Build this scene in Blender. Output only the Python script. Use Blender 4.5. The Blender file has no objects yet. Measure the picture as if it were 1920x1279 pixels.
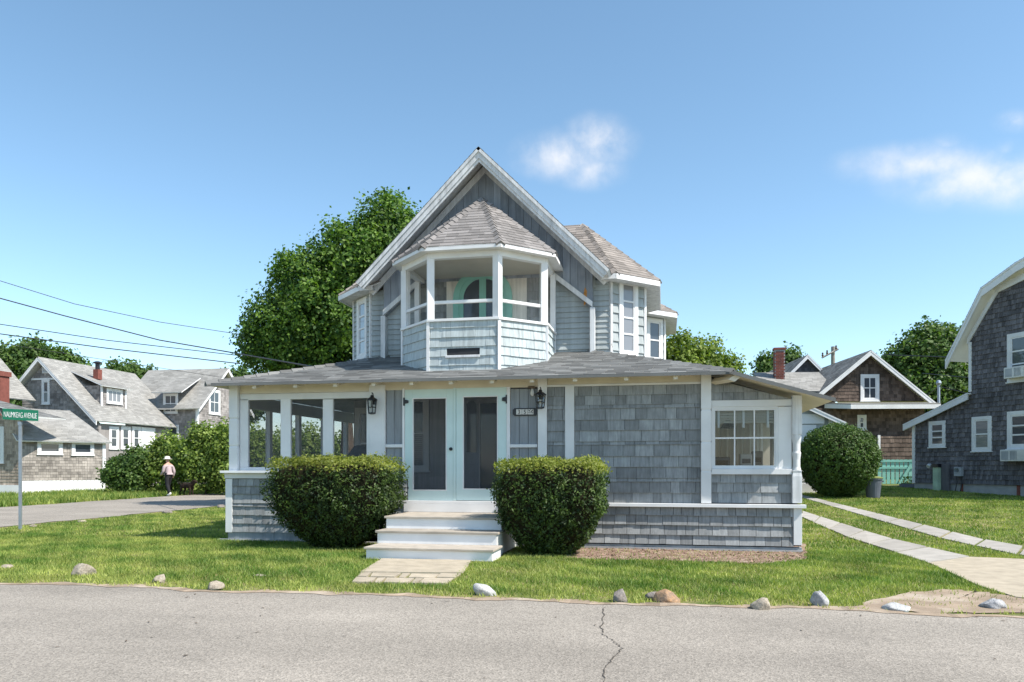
import bpy, bmesh, math, random
import numpy as np
from mathutils import Vector, Matrix

random.seed(7)
rng = np.random.default_rng(7)
C = bpy.context.scene.collection
SC = bpy.context.scene

# ------------------------------------------------------------------ camera
F_PX, HOR, YAW, HC = 1430.0, 875.0, math.radians(11.27), 1.4
cd = bpy.data.cameras.new('camera')
cam = bpy.data.objects.new('camera', cd)
C.objects.link(cam)
cd.sensor_width = 36.0
cd.lens = F_PX / 1920 * 36.0
cd.shift_y = (HOR - 639.5) / 1920
cd.clip_start = 0.05
cd.clip_end = 3000
cam.location = (0, 0, HC)
cam.rotation_euler = (math.radians(90), 0, YAW)
SC.camera = cam

# ------------------------------------------------------------------ light
SUNV = Vector((0.77, -0.225, 1.0)).normalized()
el = math.asin(SUNV.z)
az = math.atan2(SUNV.x, SUNV.y)
sl = bpy.data.lights.new('sun', 'SUN')
sl.energy = 4.7
sl.angle = math.radians(0.53)
sl.color = (1.0, 0.94, 0.85)
so = bpy.data.objects.new('sun', sl)
C.objects.link(so)
so.rotation_euler = (-SUNV).to_track_quat('-Z', 'Y').to_euler()
so.location = (20, -10, 30)

SC.view_settings.view_transform = 'Standard'
SC.view_settings.look = 'None'
SC.view_settings.exposure = 0.7
SC.view_settings.gamma = 1.0
SC.view_settings.use_curve_mapping = False

CS, SN = math.cos(YAW), math.sin(YAW)


def ray(px, py):
    u = (px - 960) / F_PX
    v = (HOR - py) / F_PX
    return Vector((-SN + u * CS, CS + u * SN, v))


def onY(px, py, Y):
    d = ray(px, py)
    t = Y / d.y
    return Vector((t * d.x, Y, HC + t * d.z))


def at(px, py, t):
    d = ray(px, py)
    return Vector((t * d.x, t * d.y, HC + t * d.z))


def sstep(a, b, x):
    k = min(1.0, max(0.0, (x - a) / (b - a)))
    return k * k * (3 - 2 * k)


def gz(x, y):
    r = 0.037 * min(max(0.0, y - 16.0), 24.0)
    return r * (0.12 + 0.88 * sstep(-9.0, 1.0, x))


def G(px, py, dz=0.0):
    d = ray(px, py)
    z = 0.0
    p = Vector((0, 0, 0))
    for i in range(25):
        t = (HC - z) / max(1e-4, -d.z)
        t = min(t, 400)
        p = Vector((t * d.x, t * d.y, 0))
        z = 0.6 * z + 0.4 * gz(p.x, p.y)
    return Vector((p.x, p.y, gz(p.x, p.y) + dz))


# ------------------------------------------------------------------ world
w = bpy.data.worlds.new('World')
SC.world = w
w.use_nodes = True
wn, wl = w.node_tree.nodes, w.node_tree.links
wn.clear()
wo = wn.new('ShaderNodeOutputWorld')
bg = wn.new('ShaderNodeBackground')
sky = wn.new('ShaderNodeTexSky')
sky.sky_type = 'NISHITA'
sky.sun_disc = False
sky.sun_elevation = el
sky.sun_rotation = az
sky.altitude = 0
sky.air_density = 0.85
sky.dust_density = 0.4
sky.ozone_density = 1.25
bg.inputs['Strength'].default_value = 0.15
tc = wn.new('ShaderNodeTexCoord')


def wmath(op, a, b=None, c=None, clamp=False):
    n = wn.new('ShaderNodeMath')
    n.operation = op
    n.use_clamp = clamp
    for i, k in enumerate((a, b, c)):
        if k is None:
            continue
        if isinstance(k, (int, float)):
            n.inputs[i].default_value = k
        else:
            wl.new(k, n.inputs[i])
    return n.outputs[0]


def wdot(vec):
    n = wn.new('ShaderNodeVectorMath')
    n.operation = 'DOT_PRODUCT'
    wl.new(tc.outputs['Generated'], n.inputs[0])
    n.inputs[1].default_value = vec
    return n.outputs['Value']


nz = wn.new('ShaderNodeTexNoise')
nz.inputs['Scale'].default_value = 22
nz.inputs['Detail'].default_value = 10
nz.inputs['Roughness'].default_value = 0.58
wl.new(tc.outputs['Generated'], nz.inputs['Vector'])
nz2 = wn.new('ShaderNodeTexNoise')
nz2.inputs['Scale'].default_value = 5.5
nz2.inputs['Detail'].default_value = 3
wl.new(tc.outputs['Generated'], nz2.inputs['Vector'])
dens = None
# a cloud = an ellipse of sky (centre direction, half width, half height) eaten by noise
for (cx, cy, rx, ry, amt) in ((1060, 292, 105, 46, 1.0), (1120, 268, 72, 50, 1.0), (1105, 318, 75, 38, .8),
                              (1740, 310, 150, 38, .85), (1850, 335, 160, 50, .95), (1790, 355, 110, 36, .7),
                              (1903, 228, 34, 20, .7), (1775, 272, 40, 22, .45), (1885, 282, 34, 24, .5)):
    c = ray(cx, cy).normalized()
    R = Vector((CS, SN, 0))
    R = (R - c * R.dot(c)).normalized()
    U = R.cross(c)
    k = wdot(c)
    a = wmath('DIVIDE', wmath('DIVIDE', wdot(R), k), rx / F_PX)
    b = wmath('DIVIDE', wmath('DIVIDE', wdot(U), k), ry / F_PX)
    r2 = wmath('ADD', wmath('MULTIPLY', a, a), wmath('MULTIPLY', b, b))
    e = wmath('SUBTRACT', 1.0, wmath('SQRT', r2))
    front = wmath('GREATER_THAN', k, 0.2)
    e = wmath('MULTIPLY', wmath('MULTIPLY', wmath('MAXIMUM', wmath('ADD', e, 0.25), 0.0), amt), front)
    dens = e if dens is None else wmath('MAXIMUM', dens, e)
nn = wmath('ADD', wmath('MULTIPLY', nz.outputs['Fac'], 1.5), wmath('MULTIPLY', nz2.outputs['Fac'], 0.6))
dd = wmath('MULTIPLY', dens, wmath('SUBTRACT', nn, 0.42))
mr = wn.new('ShaderNodeMapRange')
mr.interpolation_type = 'SMOOTHSTEP'
mr.inputs['From Min'].default_value = 0.06
mr.inputs['From Max'].default_value = 1.0
mr.inputs['To Max'].default_value = 0.8
wl.new(dd, mr.inputs['Value'])
mx = wn.new('ShaderNodeMix')
mx.data_type = 'RGBA'
wl.new(mr.outputs[0], mx.inputs['Factor'])
hsv = wn.new('ShaderNodeHueSaturation')
hsv.inputs['Hue'].default_value = 0.487
hsv.inputs['Saturation'].default_value = 1.03
hsv.inputs['Value'].default_value = 1.0
wl.new(sky.outputs[0], hsv.inputs['Color'])
wl.new(hsv.outputs[0], mx.inputs[6])
mx.inputs[7].default_value = (4.5, 4.45, 4.5, 1)
wl.new(mx.outputs[2], bg.inputs['Color'])
wl.new(bg.outputs[0], wo.inputs['Surface'])


# ------------------------------------------------------------------ materials
class NT:
    def __init__(s, name):
        s.m = bpy.data.materials.new(name)
        s.m.use_nodes = True
        s.n, s.l = s.m.node_tree.nodes, s.m.node_tree.links
        s.n.clear()
        s.out = s.n.new('ShaderNodeOutputMaterial')
        s.geo = s.n.new('ShaderNodeNewGeometry')

    def put(s, sock, val):
        if isinstance(val, (int, float)):
            sock.default_value = val
        elif isinstance(val, (tuple, list)):
            sock.default_value = tuple(val) + ((1,) if len(val) == 3 and len(sock.default_value) == 4 else ())
        else:
            s.l.new(val, sock)

    def math(s, op, a, b=0.0, clamp=False):
        n = s.n.new('ShaderNodeMath')
        n.operation = op
        n.use_clamp = clamp
        s.put(n.inputs[0], a)
        s.put(n.inputs[1], b)
        return n.outputs[0]

    def mix(s, f, a, b, mode='MIX'):
        n = s.n.new('ShaderNodeMix')
        n.data_type = 'RGBA'
        n.blend_type = mode
        s.put(n.inputs['Factor'], f)
        s.put(n.inputs[6], a)
        s.put(n.inputs[7], b)
        return n.outputs[2]

    def pos(s, scale=(1, 1, 1)):
        n = s.n.new('ShaderNodeVectorMath')
        n.operation = 'MULTIPLY'
        s.l.new(s.geo.outputs['Position'], n.inputs[0])
        n.inputs[1].default_value = scale
        return n.outputs[0]

    def noise(s, scale, detail=4, rough=.55, vec=None):
        n = s.n.new('ShaderNodeTexNoise')
        n.inputs['Scale'].default_value = scale
        n.inputs['Detail'].default_value = detail
        n.inputs['Roughness'].default_value = rough
        s.l.new(vec if vec is not None else s.geo.outputs['Position'], n.inputs['Vector'])
        return n.outputs['Fac']

    def voro(s, scale, vec=None, feature='F1'):
        n = s.n.new('ShaderNodeTexVoronoi')
        n.feature = feature
        n.inputs['Scale'].default_value = scale
        s.l.new(vec if vec is not None else s.geo.outputs['Position'], n.inputs['Vector'])
        return n

    def mapr(s, v, a, b, c=0.0, d=1.0):
        n = s.n.new('ShaderNodeMapRange')
        s.put(n.inputs['Value'], v)
        for k, x in zip(('From Min', 'From Max', 'To Min', 'To Max'), (a, b, c, d)):
            n.inputs[k].default_value = x
        return n.outputs[0]

    def attr(s, name='var'):
        n = s.n.new('ShaderNodeAttribute')
        n.attribute_name = name
        return n.outputs['Fac']

    def bump(s, h, strength=.3, dist=.01):
        n = s.n.new('ShaderNodeBump')
        n.inputs['Strength'].default_value = strength
        n.inputs['Distance'].default_value = dist
        s.l.new(h, n.inputs['Height'])
        return n.outputs[0]

    def bsdf(s, col, rough=.7, spec=.3, normal=None, metal=0.0):
        n = s.n.new('ShaderNodeBsdfPrincipled')
        s.put(n.inputs['Base Color'], col)
        s.put(n.inputs['Roughness'], rough)
        n.inputs['Specular IOR Level'].default_value = spec
        n.inputs['Metallic'].default_value = metal
        if normal is not None:
            s.l.new(normal, n.inputs['Normal'])
        return n.outputs[0]

    def done(s, sh):
        s.l.new(sh, s.out.inputs['Surface'])
        return s.m


def pmat(name, col, rough=.7, var=0.25, streak=None, spot=None, nscale=3.0, namt=.2, bumpscale=None, bumpstr=.3,
         spec=.3, metal=0.0, tint=None):
    """painted / weathered surface: per-piece tone (var), broad mottling, vertical grain (streak = freq), flakes (spot)"""
    t = NT(name)
    f = t.mapr(t.attr(), 0, 1, 1 - var, 1 + var)
    f = t.math('MULTIPLY', f, t.mapr(t.noise(nscale, 5), .25, .75, 1 - namt, 1 + namt))
    h = None
    if streak:
        g = t.noise(1.0, 5, .65, t.pos((streak, streak, streak * .05)))
        f = t.math('MULTIPLY', f, t.mapr(g, .3, .7, .76, 1.2))
        h = g
    col_ = t.mix(1.0, col, f, 'MULTIPLY')
    if tint:
        col_ = t.mix(t.mapr(t.noise(nscale * .7, 4), .48, .68, 0, tint[1]), col_, tint[0])
    if spot:
        sp = t.noise(spot[0], 6, .7, t.pos((1, 1, .45)))
        col_ = t.mix(t.mapr(sp, spot[1], spot[1] + .05), col_, spot[2])
    if bumpscale:
        h = t.noise(bumpscale, 4)
    nrm = t.bump(h, bumpstr, .008) if h is not None else None
    return t.done(t.bsdf(col_, rough, spec, nrm, metal))


M = {}
M['white'] = pmat('white_paint', (.73, .73, .73), .55, .05, None, (9.0, .735, (.42, .40, .36)), 2.2, .10, 30, .1)
M['worn_white'] = pmat('peeling_white_paint', (.62, .625, .63), .6, .05, 14, (6.0, .66, (.22, .2, .18)), 4, .1)
M['cream'] = pmat('cream_soffit_paint', (.66, .60, .49), .6, .06, None, (5.0, .72, (.45, .37, .25)), 3, .1)
M['surround'] = pmat('pale_cream_paint', (.74, .70, .64), .6, .05, 10, None, 3, .08)
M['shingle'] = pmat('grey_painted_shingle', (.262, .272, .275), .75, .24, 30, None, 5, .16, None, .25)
M['gap_shade'] = pmat('shingle_gap_shade', (.05, .055, .06), .9, .05)  # near-black backing: paints in the shade seen between the shingles
M['panel'] = pmat('grey_panel', (.27, .29, .31), .65, .05, 16, None, 3, .07)
M['clap'] = pmat('pale_grey_clapboard', (.36, .395, .40), .7, .06, 6, (3.2, .71, (.45, .40, .3)), 2.5, .1)
M['vboard'] = pmat('slate_vertical_board', (.27, .30, .345), .7, .10, 14, (2.6, .74, (.42, .42, .42)), 3, .18)
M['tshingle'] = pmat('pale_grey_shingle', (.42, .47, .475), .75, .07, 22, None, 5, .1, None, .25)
M['roof'] = pmat('grey_asphalt_roof', (.168, .17, .166), .9, .34, None, None, 1.2, .14, 160, .5, .15)
M['roofb'] = pmat('brown_grey_roof', (.208, .195, .188), .9, .26, None, None, 1.5, .14, 160, .5, .15)
M['roofl'] = pmat('light_grey_roof', (.27, .265, .25), .9, .16, None, None, .6, .16, 120, .5, .15)
M['rooft'] = pmat('tan_grey_roof', (.235, .21, .19), .9, .26, None, None, 1.5, .14, 160, .5, .15)
M['mint'] = pmat('pale_mint_paint', (.57, .71, .69), .5, .03, None, None, 3, .05)
M['teal'] = pmat('mint_green_paint', (.27, .56, .48), .5, .05, None, None, 3, .08)
M['dark'] = pmat('black_metal', (.012, .012, .016), .4, .1, None, None, 5, .1, None, .3, .5)
M['tread'] = pmat('weathered_tread', (.36, .32, .27), .75, .1, None, None, 5, .2, 60, .3)
M['darkshingle'] = pmat('weathered_dark_shingle', (.135, .128, .135), .85, .36, 22, None, 1.0, .3, None, .4, .2)
M['tanshingle'] = pmat('weathered_tan_shingle', (.33, .275, .225), .85, .30, 18, None, 1.0, .25, None, .4, .2)
M['shedshingle'] = pmat('weathered_taupe_shingle', (.27, .245, .22), .85, .30, 18, None, 1.0, .25, None, .4, .2)
M['greyshingle'] = pmat('weathered_grey_shingle', (.27, .25, .24), .85, .32, 18, None, .9, .28, None, .4, .2)
M['brownshingle'] = pmat('weathered_brown_shingle', (.122, .092, .075), .85, .38, 18, None, 1.0, .3, None, .4, .2)
M['concrete'] = pmat('concrete', (.33, .31, .28), .9, .10, None, None, 4, .16, 90, .4, .2)
M['path'] = pmat('tan_concrete', (.37, .32, .245), .9, .10, None, None, 5, .2, 90, .4, .2)
M['found'] = pmat('foundation_concrete', (.36, .36, .36), .9, .08, None, None, 4, .15, 60, .3)
M['basetrim'] = pmat('grey_base_board', (.25, .28, .30), .75, .05, 10, None, 6, .2)
M['brick'] = pmat('red_brick', (.19, .065, .05), .85, .3, None, None, 6, .2, 60, .3)
M['bark'] = pmat('bark', (.10, .075, .055), .95, .2, 12, None, 5, .3, 30, .8)
M['galv'] = pmat('galvanised_steel', (.38, .42, .47), .45, .05, None, None, 10, .1, None, .3, .5, .7)
M['signgreen'] = pmat('sign_green', (.015, .19, .105), .45, .02, None, None, 5, .05)
M['signwhite'] = pmat('sign_white', (.8, .8, .78), .5, .02)
M['blind'] = pmat('blind_slat', (.42, .42, .43), .6, .08)
M['interior'] = pmat('interior_plaster', (.5, .46, .39), .8, .05, None, None, 2, .1)
M['greywall'] = pmat('porch_grey_boards', (.45, .45, .455), .7, .06, 8, None, 3, .08)
M['cushion'] = pmat('grey_cushion', (.16, .17, .18), .9, .05, None, None, 8, .1, 80, .3)
M['fabric_dark'] = pmat('charcoal_fabric', (.03, .032, .036), .9, .1)
M['bin'] = pmat('grey_plastic', (.10, .115, .14), .5, .05)
M['binlid'] = pmat('olive_lid', (.22, .25, .08), .5, .05)
M['applgrey'] = pmat('appliance_grey', (.36, .38, .4), .5, .08)
M['applwhite'] = pmat('appliance_white', (.66, .66, .64), .5, .05)
M['greenpaint'] = pmat('sage_paint', (.38, .5, .36), .6, .05)
M['wire'] = pmat('cable', (.05, .05, .055), .6, .1)
M['polewood'] = pmat('pole_wood', (.30, .28, .25), .9, .1, 10)
M['skin'] = pmat('skin', (.5, .3, .22), .6, .03)
M['hat'] = pmat('straw_hat', (.72, .68, .62), .8, .05)
M['shirt'] = pmat('pink_grey_shirt', (.42, .34, .35), .85, .05)
M['trousers'] = pmat('dark_trousers', (.018, .018, .022), .85, .1)
M['fur'] = pmat('dark_brown_fur', (.03, .018, .012), .9, .3, None, None, 20, .4, 90, .8)
M['soil'] = pmat('mulch_soil', (.22, .15, .115), .95, .3, None, None, 8, .35, 60, .8, .1, 0, ((.40, .32, .25), .8))
M['chip'] = pmat('mulch_chip', (.25, .165, .12), .95, .55, None, None, 9, .3)
M['dirt'] = pmat('bare_dirt', (.30, .235, .175), .95, .2, None, None, 3, .3, 70, .7, .1, 0, ((.42, .36, .29), .8))
M['crackfill'] = pmat('crack_brown_grey', (.085, .075, .065), .95, .1)  # dark brown-grey of the crack line
M['twig'] = pmat('shaded_twig_mass', (.035, .032, .018), .95, .3, None, None, 12, .5, 25, 1.0, .05)  # bush core: twig brown darkened to stand for the shade within
M['number'] = pmat('black_numeral', (.01, .01, .01), .5, .02)
M['tile'] = pmat('white_tile', (.62, .60, .57), .35, .04)
M['rust'] = pmat('rust_stain', (.45, .2, .05), .9, .3, None, None, 20, .4)


def leafmat(name, a, b, transl=.35, through=(1.5, 1.7, .7, 1)):
    t = NT(name)
    v = t.attr()
    col = t.mix(v, a, b)
    col = t.mix(1.0, col, t.mapr(t.noise(1.3, 3), .3, .7, .75, 1.25), 'MULTIPLY')
    d = t.bsdf(col, .55, .3)
    tr = t.n.new('ShaderNodeBsdfTranslucent')
    t.put(tr.inputs['Color'], t.mix(1.0, col, through, 'MULTIPLY'))
    ms = t.n.new('ShaderNodeMixShader')
    ms.inputs[0].default_value = transl
    t.l.new(d, ms.inputs[1])
    t.l.new(tr.outputs[0], ms.inputs[2])
    return t.done(ms.outputs[0])


M['curtain'] = leafmat('white_curtain', (.62, .61, .58), (.68, .67, .64), .45, (1, 1, 1, 1))
M['maple'] = leafmat('maple_leaves', (.02, .065, .01), (.165, .27, .042))
M['tree'] = leafmat('tree_leaves', (.04, .085, .022), (.12, .19, .045))
M['lighttree'] = leafmat('light_tree_leaves', (.08, .13, .02), (.22, .28, .05))
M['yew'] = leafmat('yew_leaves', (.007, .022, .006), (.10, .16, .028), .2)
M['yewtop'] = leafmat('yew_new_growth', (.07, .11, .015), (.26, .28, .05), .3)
M['privet'] = leafmat('privet_leaves', (.03, .07, .014), (.12, .19, .04), .25)
M['shrub'] = leafmat('shrub_leaves', (.06, .11, .02), (.26, .34, .07), .3)
M['blade'] = leafmat('grass_blades', (.085, .165, .025), (.40, .42, .12), .3)


def glassmat(name, tint, transp):
    t = NT(name)
    gl = t.n.new('ShaderNodeBsdfGlossy')
    gl.inputs['Roughness'].default_value = .03
    gl.inputs['Color'].default_value = (.9, .9, .9, 1)
    fr = t.n.new('ShaderNodeFresnel')
    fr.inputs['IOR'].default_value = 1.5
    if transp:
        b = t.n.new('ShaderNodeBsdfTransparent')
        b.inputs['Color'].default_value = tint + (1,)
        b = b.outputs[0]
    else:
        b = t.bsdf(tint, .3, .3)
    ms = t.n.new('ShaderNodeMixShader')
    t.l.new(t.math('MULTIPLY', fr.outputs[0], .5 if transp else 1.3, True), ms.inputs[0])
    t.l.new(b, ms.inputs[1])
    t.l.new(gl.outputs[0], ms.inputs[2])
    return t.done(ms.outputs[0])


M['glass'] = glassmat('window_glass', (.86, .88, .88), True)
M['darkglass'] = glassmat('dark_window_glass', (.045, .055, .07), False)
M['skyglass'] = glassmat('curtained_glass', (.20, .205, .22), False)
t = NT('insect_screen')
a_ = t.n.new('ShaderNodeBsdfTransparent')
a_.inputs['Color'].default_value = (1, 1, 1, 1)
ms_ = t.n.new('ShaderNodeMixShader')
ms_.inputs[0].default_value = .2
t.l.new(a_.outputs[0], ms_.inputs[1])
t.l.new(t.bsdf((.10, .105, .115), .7, .2), ms_.inputs[2])
M['screen'] = t.done(ms_.outputs[0])
M['fine_screen'] = M['screen'].copy()
M['fine_screen'].name = 'fine_screen'
for n_ in M['fine_screen'].node_tree.nodes:
    if n_.type == 'MIX_SHADER':
        n_.inputs[0].default_value = .05

# asphalt: pale worn aggregate
t = NT('worn_asphalt')
vo = t.voro(80)
sp = t.mapr(vo.outputs['Color'], 0, 1, .62, 1.4)
fine = t.mapr(t.noise(240, 3, .7), .3, .7, .72, 1.28)
big = t.mapr(t.noise(.55, 6, .6), .3, .7, .86, 1.13)
wear = t.mapr(t.noise(1.0, 4, .5, t.pos((.12, 1.0, 1))), .35, .65, .92, 1.08)
f = t.math('MULTIPLY', t.math('MULTIPLY', sp, fine), t.math('MULTIPLY', big, wear))
col = t.mix(1.0, (.262, .236, .203, 1), f, 'MULTIPLY')
dk = t.mapr(t.noise(30, 3, .8), .68, .74, 0, .5)
col = t.mix(dk, col, (.10, .085, .07, 1))
M['asphalt'] = t.done(t.bsdf(col, .9, .2, t.bump(vo.outputs['Distance'], .5, .006)))

# lawn soil below the blades
t = NT('lawn_ground')
n1 = t.noise(1.1, 6, .6)
n2 = t.noise(14, 5, .7)
col = t.mix(t.mapr(n1, .42, .68), (.085, .125, .028, 1), (.33, .27, .14, 1))
col = t.mix(t.mapr(n2, .5, .72, 0, .7), col, (.20, .15, .10, 1))
M['ground'] = t.done(t.bsdf(col, .95, .1, t.bump(n2, .8, .03)))


def rockmat(name, a, b):
    t = NT(name)
    col = t.mix(t.mapr(t.noise(9, 6, .65), .35, .65), a, b)
    col = t.mix(1.0, col, t.mapr(t.noise(60, 4, .7), .3, .7, .7, 1.3), 'MULTIPLY')
    return t.done(t.bsdf(col, .9, .2, t.bump(t.noise(28, 6, .7), .8, .02)))


M['rock_pale'] = rockmat('pale_granite', (.40, .35, .28), (.26, .22, .17))
M['rock_white'] = rockmat('white_stone', (.5, .5, .48), (.33, .33, .33))
M['rock_brown'] = rockmat('rusty_stone', (.42, .25, .13), (.25, .18, .13))
M['rock_dark'] = rockmat('dark_stone', (.28, .25, .22), (.16, .14, .13))
M['rock_grey'] = rockmat('grey_stone', (.42, .42, .42), (.28, .28, .29))

# ------------------------------------------------------------------ mesh helpers
ORG = {}


def tag(o, label=None, cat=None, group=None, kind=None):
    for k, v_ in (('label', label), ('category', cat), ('group', group), ('kind', kind)):
        if v_:
            o[k] = v_
    return o


def thing(name, label, cat, loc, group=None):
    o = bpy.data.objects.new(name, None)
    C.objects.link(o)
    o.empty_display_size = .2
    o.location = loc
    ORG[o.name] = Vector(loc)
    return tag(o, label, cat, group)


def link_mesh(name, me, mat, parent=None, loc=None):
    o = bpy.data.objects.new(name, me)
    C.objects.link(o)
    if mat is not None:
        me.materials.append(mat)
    if parent is not None:
        o.parent = parent
        ORG[o.name] = ORG[parent.name]
    else:
        o.location = loc or (0, 0, 0)
        ORG[o.name] = Vector(loc or (0, 0, 0))
    return o


class MB:
    def __init__(s):
        s.v, s.f, s.c = [], [], []

    def add(s, pts, faces, var=.5):
        b = len(s.v)
        s.v += [tuple(p) for p in pts]
        s.f += [tuple(b + i for i in f) for f in faces]
        s.c += [var] * len(faces)
        return s

    def hexa(s, p, var=.5):   # p: 4 bottom (ccw) + 4 top
        return s.add(p, [(3, 2, 1, 0), (4, 5, 6, 7), (0, 1, 5, 4), (1, 2, 6, 5), (2, 3, 7, 6), (3, 0, 4, 7)], var)

    def box(s, x0, x1, y0, y1, z0, z1, var=.5):
        return s.hexa([(x0, y0, z0), (x1, y0, z0), (x1, y1, z0), (x0, y1, z0),
                       (x0, y0, z1), (x1, y0, z1), (x1, y1, z1), (x0, y1, z1)], var)

    def prism(s, base, vec, var=.5):
        n = len(base)
        vec = Vector(vec)
        top = [Vector(p) + vec for p in base]
        fs = [tuple(range(n - 1, -1, -1)), tuple(range(n, 2 * n))]
        fs += [(i, (i + 1) % n, n + (i + 1) % n, n + i) for i in range(n)]
        return s.add([Vector(p) for p in base] + top, fs, var)

    def tube(s, pts, r, n=8, var=.5, caps=True):
        pts = [Vector(p) for p in pts]
        rs = r if isinstance(r, (list, tuple)) else [r] * len(pts)
        rings = []
        for i, p in enumerate(pts):
            d = (pts[min(i + 1, len(pts) - 1)] - pts[max(i - 1, 0)]).normalized()
            a = d.cross(Vector((0, 0, 1)))
            if a.length < 1e-3:
                a = d.cross(Vector((0, 1, 0)))
            a.normalize()
            b = d.cross(a)
            rings.append([p + (a * math.cos(k * 2 * math.pi / n) + b * math.sin(k * 2 * math.pi / n)) * rs[i] for k in range(n)])
        fs = []
        for i in range(len(pts) - 1):
            for k in range(n):
                fs.append((i * n + k, i * n + (k + 1) % n, (i + 1) * n + (k + 1) % n, (i + 1) * n + k))
        if caps:
            fs.append(tuple(range(n - 1, -1, -1)))
            fs.append(tuple(range((len(pts) - 1) * n, len(pts) * n)))
        return s.add([q for rg in rings for q in rg], fs, var)

    def lathe(s, prof, c, n=16, var=.5, sq=False, rot=0.0):
        c = Vector(c)
        n = 4 if sq else n
        k2 = math.sqrt(2) if sq else 1
        o = math.pi / 4 if sq else 0
        pts = [c + Vector((r * k2 * math.cos(o + rot + 2 * math.pi * k / n), r * k2 * math.sin(o + rot + 2 * math.pi * k / n), z)) for r, z in prof for k in range(n)]
        fs = [(i * n + k, i * n + (k + 1) % n, (i + 1) * n + (k + 1) % n, (i + 1) * n + k) for i in range(len(prof) - 1) for k in range(n)]
        fs += [tuple(range(n - 1, -1, -1)), tuple(range((len(prof) - 1) * n, len(prof) * n))]
        return s.add(pts, fs, var)

    def build(s, name, mat, parent=None, loc=None, smooth=False, kind=None, bevel=0.0):
        org = ORG[parent.name] if parent is not None else Vector(loc or (0, 0, 0))
        me = bpy.data.meshes.new(name)
        me.from_pydata([(p[0] - org.x, p[1] - org.y, p[2] - org.z) for p in s.v], [], s.f)
        a = me.attributes.new('var', 'FLOAT', 'FACE')
        a.data.foreach_set('value', np.array(s.c, dtype=np.float32))
        if smooth:
            me.polygons.foreach_set('use_smooth', np.ones(len(s.f), dtype=bool))
        me.update()
        o = link_mesh(name, me, mat, parent, loc)
        if kind:
            o['kind'] = kind
        if bevel:
            b = o.modifiers.new('bevel', 'BEVEL')
            b.width = bevel
            b.segments = 2
            b.limit_method = 'ANGLE'
        return o


class Pl:
    """a wall or roof plane: origin, horizontal axis u, up axis v, outward n"""

    def __init__(s, o, u, v=(0, 0, 1)):
        s.o, s.u, s.v = Vector(o), Vector(u).normalized(), Vector(v).normalized()
        s.n = s.u.cross(s.v).normalized()

    def pt(s, a, b, off=0.0):
        return s.o + s.u * a + s.v * b + s.n * off

    def px(s, x, y):
        d = ray(x, y)
        t = (s.o - Vector((0, 0, HC))).dot(s.n) / d.dot(s.n)
        p = Vector((0, 0, HC)) + d * t - s.o
        return p.dot(s.u), p.dot(s.v)

    def box(s, mb, a0, a1, b0, b1, o0, o1, var=.5):
        return mb.hexa([s.pt(a0, b0, o1), s.pt(a1, b0, o1), s.pt(a1, b0, o0), s.pt(a0, b0, o0),
                        s.pt(a0, b1, o1), s.pt(a1, b1, o1), s.pt(a1, b1, o0), s.pt(a0, b1, o0)], var)

    def pbox(s, mb, x0, y0, x1, y1, o0, o1, var=.5):     # corners in photo pixels (taken at the middle of the edges)
        ym, xm = (y0 + y1) / 2, (x0 + x1) / 2
        return s.box(mb, s.px(x0, ym)[0], s.px(x1, ym)[0], s.px(xm, y1)[1], s.px(xm, y0)[1], o0, o1, var)

    def prism(s, mb, poly, o0, o1, var=.5):
        return mb.prism([s.pt(a, b, o0) for a, b in poly], s.n * (o1 - o0), var)


def clip(poly, a, b, c):          # keep a*x + b*y <= c
    out = []
    n = len(poly)
    for i in range(n):
        p, q = poly[i], poly[(i + 1) % n]
        dp, dq = a * p[0] + b * p[1] - c, a * q[0] + b * q[1] - c
        if dp <= 0:
            out.append(p)
        if (dp < 0 < dq) or (dq < 0 < dp):
            k = dp / (dp - dq)
            out.append((p[0] + (q[0] - p[0]) * k, p[1] + (q[1] - p[1]) * k))
    return out


def area(p):
    return .5 * sum(p[i][0] * p[(i + 1) % len(p)][1] - p[(i + 1) % len(p)][0] * p[i][1] for i in range(len(p)))


def clip_convex(poly, reg):
    if area(reg) < 0:
        reg = reg[::-1]
    for i in range(len(reg)):
        p, q = reg[i], reg[(i + 1) % len(reg)]
        nx, ny = (q[1] - p[1]), -(q[0] - p[0])
        poly = clip(poly, nx, ny, nx * p[0] + ny * p[1])
        if len(poly) < 3:
            return []
    return poly


def subtract(poly, r):            # r = a0,a1,b0,b1
    a0, a1, b0, b1 = r
    xs = [p[0] for p in poly]
    ys = [p[1] for p in poly]
    if max(xs) <= a0 or min(xs) >= a1 or max(ys) <= b0 or min(ys) >= b1:
        return [poly]
    mid = clip(clip(poly, -1, 0, -a0), 1, 0, a1)
    out = [clip(poly, 1, 0, a0), clip(poly, -1, 0, -a1)]
    if len(mid) >= 3:
        out += [clip(mid, 0, 1, b0), clip(mid, 0, -1, -b1)]
    return [p for p in out if len(p) >= 3 and abs(area(p)) > 1e-5]


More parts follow.
